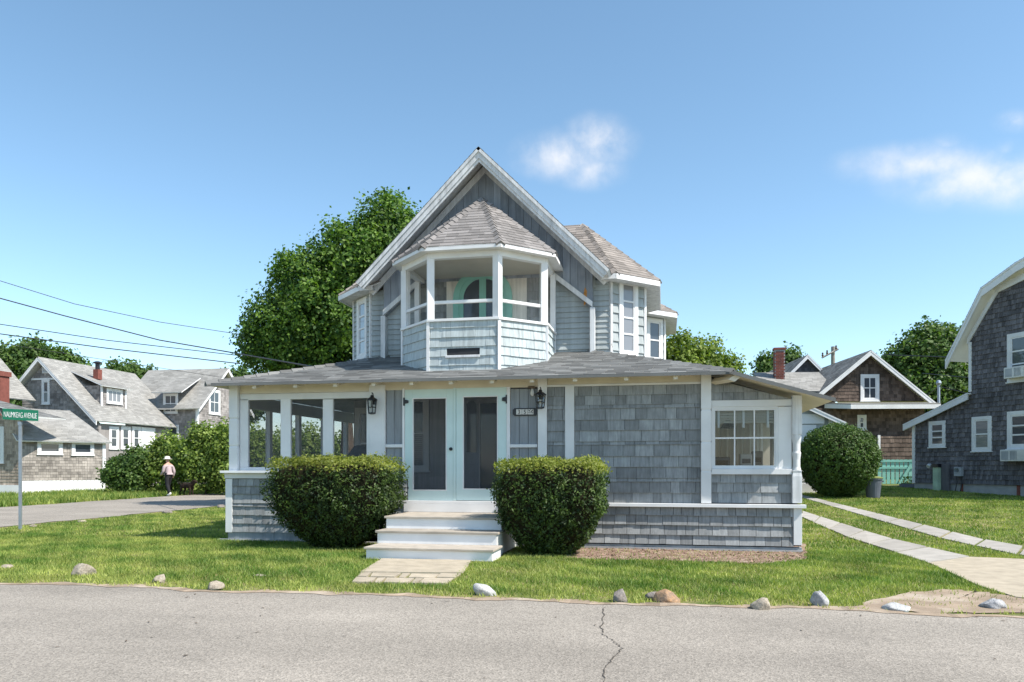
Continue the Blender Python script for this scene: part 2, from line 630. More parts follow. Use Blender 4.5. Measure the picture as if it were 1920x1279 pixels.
def field(pl, reg, rows, w, thick=.014, top=.003, gap=.004, holes=(), seed=0, butt=.004):
    """courses of shingles or boards on a plane: returns pieces (points, faces, tone). rows = exposure or list of course lines"""
    rd = random.Random(seed)
    bs = [p[1] for p in reg]
    as_ = [p[0] for p in reg]
    lines = rows if isinstance(rows, (list, tuple)) else None
    if lines is None:
        lines, z = [], min(bs)
        while z < max(bs) + rows:
            lines.append(z)
            z += rows
    out = []
    for k in range(len(lines) - 1):
        zb, zt = lines[k], lines[k + 1]
        ov = min(.02, (zt - zb) * .3)
        x = min(as_) - rd.random() * (w[1] if w else 0)
        while x < max(as_):
            ww = rd.uniform(*w) if w else (max(as_) - min(as_) + .1)
            j = rd.uniform(-butt, butt)
            q = [(x + gap / 2, zb + j), (x + ww - gap / 2, zb + j), (x + ww - gap / 2, zt + ov), (x + gap / 2, zt + ov)]
            x += ww
            ps = [clip_convex(q, reg)]
            for h in holes:
                ps = [r for p in ps if len(p) >= 3 for r in subtract(p, h)]
            var = rd.random()
            tj = thick * rd.uniform(.85, 1.2)
            for p in ps:
                if len(p) < 3 or abs(area(p)) < 4e-5:
                    continue
                if area(p) < 0:
                    p = p[::-1]
                n = len(p)
                fr = [pl.pt(a, b, tj + (top - tj) * max(0, min(1, (b - zb) / (zt + ov - zb)))) for a, b in p]
                bk = [pl.pt(a, b, -.004) for a, b in p]
                fs = [tuple(range(n))] + [(i, n + i, n + (i + 1) % n, (i + 1) % n) for i in range(n)]
                out.append((fr + bk, fs, var, abs(area(p))))
    return out


def emit(pieces, name, mat, parent):
    for p in pieces:
        MB().add(p[0], p[1], p[2]).build(name, mat, parent)


def emit_joined(pieces, name, mat, parent):
    if not pieces:
        return None
    mb = MB()
    for p in pieces:
        mb.add(p[0], p[1], p[2])
    return mb.build(name, mat, parent, kind='stuff')


def roof_face(parent, pts, mat, name='roof_slope', course=.14, w=(.22, .36), thick=.05, seed=0, sh=True, slabmat=None):
    """pts[0] -> pts[1] is the eave, left to right seen from outside"""
    pts = [Vector(p) for p in pts]
    u = (pts[1] - pts[0]).normalized()
    k = pts[2] - pts[1]
    v = (k - u * k.dot(u)).normalized()
    pl = Pl(pts[0], u, v)
    reg = [((p - pts[0]).dot(u), (p - pts[0]).dot(v)) for p in pts]
    mb = MB()
    pl.prism(mb, reg, -thick, 0)
    o = mb.build(name, slabmat or mat, parent)
    if sh:
        emit_joined(field(pl, reg, course, w, .012, .003, .006, (), seed, .003), 'roof_shingles', mat, o)
    return o, pl


def hipcaps(parent, a, b, mat, n, wd=.12, name='hip_cap', up=.018):
    a, b = Vector(a), Vector(b)
    d = (b - a)
    L = d.length
    d.normalize()
    sd = d.cross(Vector((0, 0, 1))).normalized()
    nn = sd.cross(d)
    if nn.z < 0:
        nn = -nn
    mb = MB()
    for i in range(n):
        p, q = a + d * (L * i / n), a + d * (L * (i + 1.12) / n)
        r0, r1 = .026, .008
        drop = -wd * .55
        pts = [p + sd * wd + Vector((0, 0, drop)) + nn * r0, p + nn * (r0 + up), p - sd * wd + Vector((0, 0, drop)) + nn * r0,
               q - sd * wd + Vector((0, 0, drop)) + nn * r1, q + nn * (r1 + up), q + sd * wd + Vector((0, 0, drop)) + nn * r1]
        bt = [x - nn * .03 for x in pts]
        mb.add(pts + bt, [(0, 1, 4, 5), (1, 2, 3, 4), (0, 6, 7, 1), (1, 7, 8, 2), (2, 8, 9, 3), (5, 11, 6, 0), (3, 9, 10, 4), (4, 10, 11, 5)], random.random())
    return mb.build(name, mat, parent, kind='stuff')


def window(parent, pl, a0, a1, b0, b1, cas=.09, nx=1, ny=2, glass='darkglass', off=0.0, mull=.03, sill=True, panes=False, mat='white', back=True):
    """casing (the part), sash bars and panes as sub-parts; a0..b1 is the outside of the casing"""
    W = M[mat]
    mb = MB()
    pl.box(mb, a0, a0 + cas, b0, b1, off, off + .045)
    pl.box(mb, a1 - cas, a1, b0, b1, off, off + .045)
    pl.box(mb, a0 + cas, a1 - cas, b1 - cas, b1, off, off + .043)
    pl.box(mb, a0 + cas, a1 - cas, b0, b0 + cas * .8, off, off + .043)
    if sill:
        pl.box(mb, a0 - .03, a1 + .03, b0 - .035, b0 - .001, off, off + .075)
    o = mb.build('window', W, parent)
    ia0, ia1, ib0, ib1 = a0 + cas, a1 - cas, b0 + cas * .8, b1 - cas
    sb = MB()
    e = mull * 1.2
    pl.box(sb, ia0, ia0 + e, ib0, ib1, off + .006, off + .032)
    pl.box(sb, ia1 - e, ia1, ib0, ib1, off + .006, off + .032)
    pl.box(sb, ia0 + e, ia1 - e, ib1 - e, ib1, off + .006, off + .031)
    pl.box(sb, ia0 + e, ia1 - e, ib0, ib0 + e, off + .006, off + .031)
    xs = [ia0 + e + (ia1 - ia0 - 2 * e) * i / nx for i in range(nx + 1)]
    ys = [ib0 + e + (ib1 - ib0 - 2 * e) * i / ny for i in range(ny + 1)]
    for x in xs[1:-1]:
        pl.box(sb, x - mull / 2, x + mull / 2, ib0 + e, ib1 - e, off + .007, off + .028)
    for y in ys[1:-1]:
        pl.box(sb, ia0 + e, ia1 - e, y - mull * .6, y + mull * .6, off + .008, off + .034)
    sb.build('sash', W, o)
    for i in range(nx):
        for j in range(ny):
            g = MB()
            pl.box(g, xs[i], xs[i + 1], ys[j], ys[j + 1], off + .012, off + .017)
            g.build('pane', M[glass], o)
    return o


# ------------------------------------------------------------------ fast foliage meshes
def fast_mesh(name, V, var, mat, parent=None, loc=None, kind=None):
    """V: (N, k, 3) world points of N separate k-gons"""
    N, k, _ = V.shape
    org = ORG[parent.name] if parent is not None else Vector(loc or (0, 0, 0))
    me = bpy.data.meshes.new(name)
    me.vertices.add(N * k)
    me.vertices.foreach_set('co', (V.reshape(-1, 3) - np.array(org)).astype(np.float32).ravel())
    me.loops.add(N * k)
    me.loops.foreach_set('vertex_index', np.arange(N * k, dtype=np.int32))
    me.polygons.add(N)
    me.polygons.foreach_set('loop_start', np.arange(0, N * k, k, dtype=np.int32))
    me.update(calc_edges=True)
    a = me.attributes.new('var', 'FLOAT', 'FACE')
    a.data.foreach_set('value', var.astype(np.float32))
    o = link_mesh(name, me, mat, parent, loc)
    if kind:
        o['kind'] = kind
    return o


def unit(v):
    return v / np.maximum(1e-9, np.linalg.norm(v, axis=-1, keepdims=True))


def leaf_quads(P, Nn, size, aspect=.6, jit=.7):
    """rhombic leaves at P, facing roughly Nn"""
    n = len(P)
    nrm = unit(Nn + rng.normal(0, jit, (n, 3)))
    r = rng.normal(0, 1, (n, 3))
    u = unit(np.cross(nrm, r))
    v = np.cross(nrm, u)
    s = size[:, None] if isinstance(size, np.ndarray) else size
    V = np.stack([P - u * s * .5, P - v * s * aspect * .5 + u * s * .05, P + u * s * .5, P + v * s * aspect * .5 + u * s * .05], axis=1)
    return V


def crown(blobs, clusters, per, leaf, spread, seed=0, shell=.62, up=.35):
    """leaf clusters spread through a set of ellipsoid lobes -> positions, outward normals, tone"""
    B = np.array([b[0] for b in blobs], float)
    R = np.array([b[1] for b in blobs], float)
    wgt = np.prod(R, axis=1) ** (2 / 3)
    idx = rng.choice(len(blobs), clusters, p=wgt / wgt.sum())
    d = unit(rng.normal(0, 1, (clusters, 3)))
    rad = shell + (1.05 - shell) * rng.random((clusters, 1)) ** .7 + (rng.random((clusters, 1)) < .07) * rng.uniform(.03, .2, (clusters, 1))
    lump = 1 + .14 * np.sin(d[:, :1] * 7 + idx[:, None]) * np.cos(d[:, 1:2] * 6 + d[:, 2:3] * 5)
    cpos = B[idx] + d * R[idx] * rad * lump
    tone = np.clip(.45 + .25 * rng.normal(0, 1, clusters), 0, 1)
    P = np.repeat(cpos, per, axis=0) + rng.normal(0, 1, (clusters * per, 3)) * spread
    Nn = np.repeat(unit(d + np.array([0, 0, up])), per, axis=0)
    tv = np.clip(np.repeat(tone, per) + rng.normal(0, .16, clusters * per), 0, 1)
    size = leaf * rng.uniform(.65, 1.3, clusters * per)
    return P, Nn, tv, size


def make_tree(name, label, base, blobs, clusters, per, leaf, spread, mat, trunk_r, group=None, shell=.6, limbs=7, cat='tree'):
    t_ = thing(name, label, cat, base, group)
    base = Vector(base)
    top = sum((Vector(b[0]) for b in blobs), Vector()) / len(blobs)
    mb = MB()
    mid = base.lerp(top, .5) + Vector((.1, .1, 0))
    mb.tube([base - Vector((0, 0, .2)), base.lerp(mid, .5), mid, top], [trunk_r * 1.25, trunk_r, trunk_r * .8, trunk_r * .35], 9)
    for b in blobs[:limbs]:
        c = Vector(b[0])
        m2 = mid.lerp(c, .55) + Vector((0, 0, .15))
        mb.tube([mid.lerp(base, .15 * random.random()), m2, c], [trunk_r * .5, trunk_r * .3, trunk_r * .1], 6)
    mb.build('trunk', M['bark'], t_, smooth=True)
    P, Nn, tv, size = crown(blobs, clusters, per, leaf, spread, shell=shell)
    fast_mesh('crown', leaf_quads(P, Nn, size, .7, .6), tv, M[mat], t_)
    return t_


def pxblobs(lst, t, depth=1.0):
    """lobes given as photo circle (x, y, r [, depth offset]) at a distance t"""
    out = []
    for b in lst:
        x, y, r = b[:3]
        dt = b[3] if len(b) > 3 else 0
        rm = r / F_PX * t
        out.append((tuple(at(x, y, t + dt)), (rm, rm * depth, rm)))
    return out


# =================================================================== SETTING
def in_poly(X, Y, poly):
    ins = np.zeros(X.shape, bool)
    n = len(poly)
    for i in range(n):
        x0, y0 = poly[i][0], poly[i][1]
        x1, y1 = poly[(i + 1) % n][0], poly[(i + 1) % n][1]
        cond = ((y0 > Y) != (y1 > Y)) & (X < (x1 - x0) * (Y - y0) / (y1 - y0 + 1e-12) + x0)
        ins ^= cond
    return ins


def gzv(X, Y):
    r = 0.037 * np.clip(Y - 16.0, 0, 24.0)
    k = np.clip((X + 9.0) / 10.0, 0, 1)
    return r * (.12 + .88 * k * k * (3 - 2 * k))


# ground: one sheet to the horizon, finer close by
xs = np.unique(np.concatenate([np.linspace(-900, -60, 12), np.linspace(-60, 60, 121), np.linspace(60, 900, 12)]))
ys = np.unique(np.concatenate([np.linspace(-300, -10, 8), np.linspace(-10, 60, 71), np.linspace(60, 1500, 16)]))
XX, YY = np.meshgrid(xs, ys)
ZZ = gzv(XX, YY)
gv = np.stack([XX, YY, ZZ], -1).reshape(-1, 3)
nx_ = len(xs)
gf = [(j * nx_ + i, j * nx_ + i + 1, (j + 1) * nx_ + i + 1, (j + 1) * nx_ + i) for j in range(len(ys) - 1) for i in range(nx_ - 1)]
me = bpy.data.meshes.new('ground')
me.from_pydata([tuple(p) for p in gv], [], gf)
tag(link_mesh('ground', me, M['ground']), 'grassy ground under the whole neighbourhood', 'ground', kind='structure')


def edge_noise(x, s=0.0):
    return .10 * math.sin(x * 1.7 + s) + .06 * math.sin(x * 4.3 + 1 + s) + .03 * math.sin(x * 11.1 + s) + .015 * math.sin(x * 27 + s)


def road_edge(x):
    return 7.86 + .022 * x * .6 + edge_noise(x) * .55


# main road
RX = [-80, -60, -45] + [-40 + i * .12 for i in range(int(60 / .12))] + [20, 40, 80]
mb = MB()
for i in range(len(RX) - 1):
    a, b = RX[i], RX[i + 1]
    mb.add([(a, -9, .004), (b, -9, .004), (b, road_edge(b), .004), (a, road_edge(a), .004)], [(0, 1, 2, 3)])
road = tag(mb.build('road', M['asphalt']), 'worn pale asphalt street in the foreground', 'road', kind='structure')
# sandy fringe where the asphalt crumbles into the verge
mb = MB()
fx_ = [-16 + i * .07 for i in range(330)]


def fr_(x, s):
    return max(0.0, .5 + .5 * math.sin(x * 2.3 + s) + .35 * math.sin(x * 7.1 + 2 * s) + .2 * math.sin(x * 19 + s))


for i in range(len(fx_) - 1):
    a, b = fx_[i], fx_[i + 1]
    mb.add([(a, road_edge(a) - .02 - .07 * fr_(a, 1), .0085), (b, road_edge(b) - .02 - .07 * fr_(b, 1), .0085), (b, road_edge(b) + .03 + .12 * fr_(b, 4), .0085), (a, road_edge(a) + .03 + .12 * fr_(a, 4), .0085)], [(0, 1, 2, 3)], random.random())
tag(mb.build('sandy_verge', M['dirt']), 'thin sandy fringe along the street edge', 'verge', kind='structure')
# side street
mb = MB()
SY = [7.2 + i * .35 for i in range(110)] + [46 + i * 4 for i in range(15)]
for i in range(len(SY) - 1):
    a, b = SY[i], SY[i + 1]
    ea, eb = edge_noise(a, 2) * .8, edge_noise(b, 2) * .8
    fa, fb = edge_noise(a, 5) * .8, edge_noise(b, 5) * .8
    ka, kb = max(0, 10.5 - a) ** 2 * .25, max(0, 10.5 - b) ** 2 * .25
    mb.add([(-21.7 + fa - ka, a, gz(-21.7, a) + .012), (-15 + ea + ka, a, gz(-15, a) + .012), (-15 + eb + kb, b, gz(-15, b) + .012), (-21.7 + fb - kb, b, gz(-21.7, b) + .012)], [(0, 1, 2, 3)])
side = tag(mb.build('side_street', M['asphalt']), 'side street running back past the left of the house', 'road', kind='structure')
# crack in the asphalt
cp = [G(x, y) for x, y in ((1133, 1139), (1132, 1158), (1127, 1176), (1131, 1190), (1145, 1200), (1158, 1210), (1166, 1217), (1160, 1228), (1146, 1240), (1137, 1252), (1132, 1279), (1126, 1330))]
mb = MB()
cq = []
for i in range(len(cp) - 1):
    for k in range(5):
        p = cp[i].lerp(cp[i + 1], k / 5)
        cq.append(p + Vector((random.uniform(-.014, .014), 0, 0)))
for i in range(len(cq) - 1):
    w0 = .003 + .004 * random.random() if i % 7 else .0015
    p, q = cq[i], cq[i + 1]
    mb.add([(p.x - w0, p.y, .008), (p.x + w0, p.y, .008), (q.x + w0, q.y, .008), (q.x - w0, q.y, .008)], [(0, 1, 2, 3)], .2)
mb.build('crack', M['crackfill'], road)

# driveway: two strips of slabs and an apron
drive = thing('driveway', 'two concrete wheel strips leading back beside the house', 'driveway', G(1800, 1050))
drive['kind'] = 'structure'
strips = (((1507, 972), (1508, 960.5), (1820, 1046), (1742, 1057)), ((1537, 943.5), (1562, 943.5), (2010, 1043), (2010, 1063)))
DRV = []
for si, (a, b, c_, d_) in enumerate(strips):
    A, B, Cc, D = G(*a), G(*b), G(*c_), G(*d_)
    # strips run on under the bush to the garage
    A2, B2 = A + (A - D).normalized() * 3.0, B + (B - Cc).normalized() * 3.0
    L = ((A2 + B2) / 2 - (Cc + D) / 2).length
    n = max(3, int(L / 1.25))
    DRV.append([A2, B2, Cc, D])
    for i in range(n):
        k0, k1 = i / n + .004, (i + 1) / n - .004
        q = [A2.lerp(D, k0), B2.lerp(Cc, k0), B2.lerp(Cc, k1), A2.lerp(D, k1)]
        q = [Vector((p.x, p.y, gz(p.x, p.y) + .022 + random.uniform(-.004, .006))) for p in q]
        MB().prism([p - Vector((0, 0, .08)) for p in q][::-1], (0, 0, .08), random.random()).build('slab', M['concrete'], drive)
ap = [G(*p) for p in ((1742, 1057), (1820, 1046), (1960, 1052), (2060, 1075), (2060, 1165), (1990, 1130), (1905, 1122), (1835, 1100))]
mb = MB()
mb.prism([Vector((p.x, p.y, -.06)) for p in ap][::-1], (0, 0, .078), .6)
mb.build('apron', M['path'], drive)
DRV.append(ap)

# front walk: one slab and a broken one
walk = thing('front_walk', 'short tan concrete walk, partly broken, at the foot of the steps', 'path', G(770, 1075))
walk['kind'] = 'structure'
w0 = [G(x, y) for x, y in ((716, 1050), (884, 1053), (868, 1077), (676, 1075))]
w1 = [G(x, y) for x, y in ((676, 1075.6), (868, 1077.6), (838, 1098), (658, 1095))]
WALK = [w0[0], w0[1], w1[2], w1[3]]
MB().prism([Vector((p.x, p.y, -.05)) for p in w0], (0, 0, .075), .6).build('slab', M['path'], walk)


def pq(a, b):
    p = w1[0].lerp(w1[1], a)
    q = w1[3].lerp(w1[2], a)
    return p.lerp(q, b)


cols = [0, .17, .36, .55, .74, 1.0]
for r_, (b0, b1) in enumerate(((.04, .46), (.5, .97))):
    for i in range(5):
        sft = .05 * (r_ * 2 - 1) * ((i % 2) * 2 - 1)
        a0 = cols[i] + (sft if i else 0) + .008
        a1 = cols[i + 1] + (-sft if i < 4 else 0) - .008
        q = [pq(a0, b0 + .04 * random.random()), pq(a1, b0 + .04 * random.random()), pq(a1 - .02 * random.random(), b1), pq(a0 + .02 * random.random(), b1 - .04 * random.random())]
        MB().prism([Vector((p.x, p.y, -.05)) for p in q], (0, 0, .066 + random.uniform(0, .012)), random.random()).build('broken_slab', M['path'], walk)

# mulch bed and bare dirt
def sheet(name, pxs, z, mat, label, jitter=.05, sub=8):
    pts = [G(*p) for p in pxs]
    ring = []
    for i in range(len(pts)):
        for k in range(sub):
            p = pts[i].lerp(pts[(i + 1) % len(pts)], k / sub)
            ring.append(Vector((p.x + random.uniform(-jitter, jitter), p.y + random.uniform(-jitter, jitter), gz(p.x, p.y) + z)))
    c = sum(ring, Vector()) / len(ring)
    mb = MB()
    n = len(ring)
    mb.add([c] + ring, [(0, 1 + i, 1 + (i + 1) % n) for i in range(n)])
    o = tag(mb.build(name, mat), label, 'soil', kind='structure')
    return o, ring


_, BED = sheet('mulch_bed', ((1060, 1012), (1300, 1012), (1512, 1020), (1512, 1050), (1430, 1058), (1250, 1052), (1120, 1050), (1060, 1046)), .006, M['soil'], 'mulch bed along the foot of the front wall')
_, DIRT = sheet('dirt_patch', ((1590, 1139), (1700, 1112), (1790, 1107), (1850, 1112), (1960, 1128), (1960, 1152), (1780, 1150), (1640, 1147)), .009, M['dirt'], 'bare dirt patch at the driveway mouth', .05, 7)
DIRT2 = [Vector((-99, -99, 0)), Vector((-98, -99, 0)), Vector((-99, -98, 0))]
# dirt_verge removed: , ((410, 1092), (470, 1098), (520, 1106), (470, 1108), (405, 1104)), .006, M['dirt'], 'bare soil beside the pale verge stone')
# mulch chips
n = 3500
bx_ = rng.uniform(-1.2, 2.6, n)
by_ = rng.uniform(10.5, 13.3, n)
ok = in_poly(bx_, by_, BED)
P = np.stack([bx_, by_, np.full(n, .014)], -1)[ok]
fast_mesh('mulch_chips', leaf_quads(P, np.tile([0, 0, 1.], (len(P), 1)), rng.uniform(.015, .05, len(P)), .5, .5), rng.random(len(P)), M['chip'], kind='stuff')

# =================================================================== MAIN HOUSE
FY = 13.2
house = thing('gabled_cottage', 'grey shingled cottage with a front gable, corner-cut balcony turret and wraparound porch', 'house', (-3.0, FY, 0))
FP = Pl((0, FY, 0), (1, 0, 0))
SK = Pl((0, FY - .06, 0), (1, 0, 0))


def fb(name, mat, x0, y0, x1, y1, o0=-.05, o1=.04, parent=None, pl=None, bevel=.004):
    mb = MB()
    (pl or FP).pbox(mb, x0, y0, x1, y1, o0, o1, random.random())
    return mb.build(name, M[mat], parent or house, bevel=bevel)


def fx(x, y=900, pl=None):
    return (pl or FP).px(x, y)[0]


def fz(x, y, pl=None):
    return (pl or FP).px(x, y)[1]


# --- solid body of the house behind the porch
mb = MB()
mb.prism([(-6.5, 15.32, 0), (-1.2, 15.32, 0), (-1.2, 20, 0), (-6.5, 20, 0)][::1], (0, 0, 3.65))
mb.build('ground_floor_wall', M['greywall'], house)
bayR = [(-1.05, 15.42), (-.40, 16.07), (-.40, 18.3), (-.72, 18.8), (0.0, 19.52), (0.0, 21.6)]
mir = lambda p: (-7.2 - p[0], p[1])
plan = bayR + [(-3.6, 22.2)] + [mir(p) for p in bayR[::-1]]
mb = MB()
mb.prism([(x, y, 3.05) for x, y in plan], (0, 0, 2.12))
mb.build('upper_wall', M['clap'], house)
mb = MB()
mb.prism([(-5.85, 15.36, 5.0), (-1.35, 15.36, 5.0), (-1.35, 15.36, 5.28), (-3.6, 15.36, 7.55), (-5.85, 15.36, 5.28)], (0, 6.5, 0))
mb.build('gable_wall', M['clap'], house)

# --- porch floor, interior
MB().box(-8.12, 2.15, FY - .02, 15.3, .66, .775).build('porch_floor', M['tread'], house)
MB().box(-8.12, -6.5, 15.3, 20, .66, .775).build('porch_floor', M['tread'], house)
# left half wall (side) and its openings
mb = MB()
mb.box(-8.14, -8.0, FY + .05, 20, .12, 1.32)
mb.build('side_half_wall', M['shingle'], house)
for k in range(6):
    y = FY + .06 + k * 1.3
    MB().box(-8.13, -8.03, y, y + .11, 1.33, 2.62).build('side_post', M['white'], house)
MB().box(-8.14, -8.02, FY + .05, 20, 2.55, 2.80).build('side_header', M['white'], house)
MB().box(-8.2, -7.95, FY + .12, 20, 1.32, 1.36).build('side_rail', M['white'], house)
MB().box(-8.10, -8.095, FY + .1, 20, 1.34, 2.56).build('screen', M['screen'], house)
# porch ceiling
MB().box(-8.0, -1.3, FY + .05, 15.32, 2.80, 2.83).build('porch_ceiling', M['greywall'], house)
MB().box(-8.0, -6.5, 15.3, 20, 2.80, 2.83).build('porch_ceiling', M['greywall'], house)
# right room shell
RW = 2.16
MB().box(-1.28, -1.2, FY + .02, 15.32, .1, 2.9).build('partition_wall', M['interior'], house)
MB().box(-1.2, RW, 16.6, 16.7, .1, 2.6).build('room_back_wall', M['interior'], house)
MB().box(-1.2, RW - .02, FY + .04, 16.6, .68, .775).build('room_floor', M['tread'], house)
mb = MB()
mb.box(RW - .06, RW, FY + .05, 20, .1, .95)
mb.box(RW - .06, RW, FY + .05, 20, 2.28, 2.47)
for y in (FY + .05, 14.6, 15.9, 17.2, 18.6):
    mb.box(RW - .06, RW, y, y + .22, .95, 2.28)
mb.build('side_wall', M['shingle'], house)

# --- porch wall on the inner front: window with blinds, front door, both seen through the screen doors
IP = Pl((0, 15.3, 0), (1, 0, 0))
a0, b0 = IP.px(768, 905)
a1, b1 = IP.px(801, 750)
wn_ = window(house, IP, a0 - .35, a1 + .05, b0 + .25, b1 + .1, .10, 1, 2, 'darkglass', .003, .03)
mb = MB()
zz = b0 + .38
while zz < b1 - .75:
    IP.box(mb, a0 - .24, a1 - .06, zz, zz + .022, .024, .046, random.random())
    zz += .042
mb.build('blind', M['blind'], wn_)
for k in range(8):
    z = .95 + k * .24
    mb = MB()
    IP.box(mb, a1 + .06, IP.px(850, 800)[0] + .1, z, z + .232, .002, .016, random.random())
    mb.build('inner_board', M['greywall'], house)
a0 = IP.px(864, 800)[0]
a1 = IP.px(899, 800)[0]
a2 = IP.px(940, 800)[0]
mb = MB()
IP.box(mb, a0, a1, .78, 2.7, .004, .04)
dr = mb.build('front_door', M['applgrey'], house, bevel=.005)
# arched light in the door leaf
c0, c1 = IP.px(876, 800)[0], IP.px(894, 800)[0]
zt_, zb_ = IP.px(885, 752)[1], IP.px(885, 848)[1]
cc, rr = (c0 + c1) / 2, (c1 - c0) / 2
arc = [(cc + rr * math.cos(k * math.pi / 10), zt_ - rr + rr * math.sin(k * math.pi / 10)) for k in range(11)]
mb = MB()
IP.prism(mb, [(c0, zb_), (c1, zb_)] + arc, .041, .046)
mb.build('arched_pane', M['darkglass'], dr)
mb = MB()
IP.box(mb, a0 + .12, a1 - .1, .95, 1.45, .041, .052)
mb.build('door_panel', M['applgrey'], dr, bevel=.006)
mb = MB()
IP.box(mb, a1 + .02, a2 + .15, .78, 2.7, .004, .02)
mb.build('door_pane', M['darkglass'], dr)
mb = MB()
IP.box(mb, a1, a1 + .02, .78, 2.72, .004, .05)
IP.box(mb, a2 + .15, a2 + .25, .78, 2.72, .004, .05)
mb.build('door_jamb', M['white'], dr)
# tall window on the inner wall behind the third screen
a0, a1 = IP.px(662, 800)[0], IP.px(690, 800)[0]
window(house, IP, a0 + .06, a1 + .12, 1.15, 2.65, .09, 1, 2, 'skyglass', .003, .03)

# --- left porch front: post, frame, screens, rail and skirt
def sq_post(name, x0, x1, y0, y1, necks, parent=house, o=0.0, rd=False, mat='white'):
    """square post in the front plane with turned or chamfered necks at photo heights"""
    xm = (x0 + x1) / 2
    a = fx(xm, (y0 + y1) / 2)
    r = (fx(x1, 800) - fx(x0, 800)) / 2
    zt, zb = fz(xm, y0), fz(xm, y1)
    prof = [(r, zb)]
    for (ny0, ny1, k) in sorted(necks, key=lambda q: -q[1]):
        z1, z0 = fz(xm, ny0), fz(xm, ny1)
        prof += [(r, z0), (r * k, z0 + .03), (r * k, z1 - .03), (r, z1)]
    prof.append((r, zt))
    mb = MB()
    mb.lathe(prof, (a, FY - o, 0), 16, .5, sq=not rd)
    return mb.build(name, M[mat], parent, smooth=False, bevel=0 if rd else .006)


sq_post('corner_post', 434, 450, 722, 883, [(783, 789, .86), (834, 840, .88)])
fb('header', 'white', 451, 737, 694, 748.6, -.05, .02)
for x0, x1 in ((451, 466), (527, 545.5), (606, 625), (688, 694)):
    fb('stile', 'white', x0, 748.8, x1, 876, -.05, .02)
fb('bottom_rail', 'white', 451, 876.2, 694, 882.6, -.05, .02)
for x0, x1 in ((466, 527), (545.5, 606), (625, 688)):
    fb('screen', 'screen', x0, 748.8, x1, 876, -.022, -.018, bevel=0)
fb('frieze', 'cream', 436, 714, 694, 736.8, -.06, .005)
fb('rail_cap', 'white', 420, 882.8, 724, 887.2, -.14, .14, pl=SK)
fb('rail_fascia', 'white', 423.5, 887.4, 724, 897.4, -.08, .05, pl=SK)
fb('corner_board', 'white', 424.5, 897.6, 437, 998, -.1, .035, pl=SK)
sl_ = [fz(500, y, SK) for y in (998.2, 982.2, 966.3, 949.7, 943.6, 926.4, 911.5, 898)]
xl, xr = fx(437, 950, SK), -4.55
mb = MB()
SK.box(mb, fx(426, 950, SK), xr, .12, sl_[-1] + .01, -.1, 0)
skl = mb.build('skirt_wall', M['gap_shade'], house)
skirt_l = field(SK, [(xl, sl_[0]), (xr, sl_[0]), (xr, sl_[-1]), (xl, sl_[-1])], sl_, (.09, .22), .034, .004, .004, (), 3, .004)
fb('base_board', 'basetrim', 428, 998.4, 668, 1013, -.12, .012, pl=SK)
MB().box(-8.3, -4.4, FY - .12, FY + .02, -.1, .03).build('footing', M['found'], house)

# --- centre bay: wide post, panels, screen doors
fb('frieze', 'cream', 694.2, 708, 1026, 729, -.06, .008)
fb('porch_post', 'white', 693.5, 722, 723, 941, -.06, .045)
for x0, x1 in ((724, 755), (957, 1007)):
    nb = 2 if x0 < 800 else 3
    for (y0, y1) in ((729, 833), (839.5, 939)):
        for k in range(nb):
            xa, xb = x0 + (x1 - x0) * k / nb + .25, x0 + (x1 - x0) * (k + 1) / nb - .25
            fb('panel_board', 'panel', xa, y0, xb, y1, -.05, -.018)
    fb('panel_rail', 'white', x0 - .6, 833.2, x1 + .6, 839.2, -.05, .03)
fb('jamb', 'white', 755.2, 729, 759, 939, -.05, .03)
fb('jamb', 'white', 950.4, 726, 956.6, 939, -.05, .03)
fb('threshold', 'white', 724, 939.3, 1008, 944.5, -.06, .09)


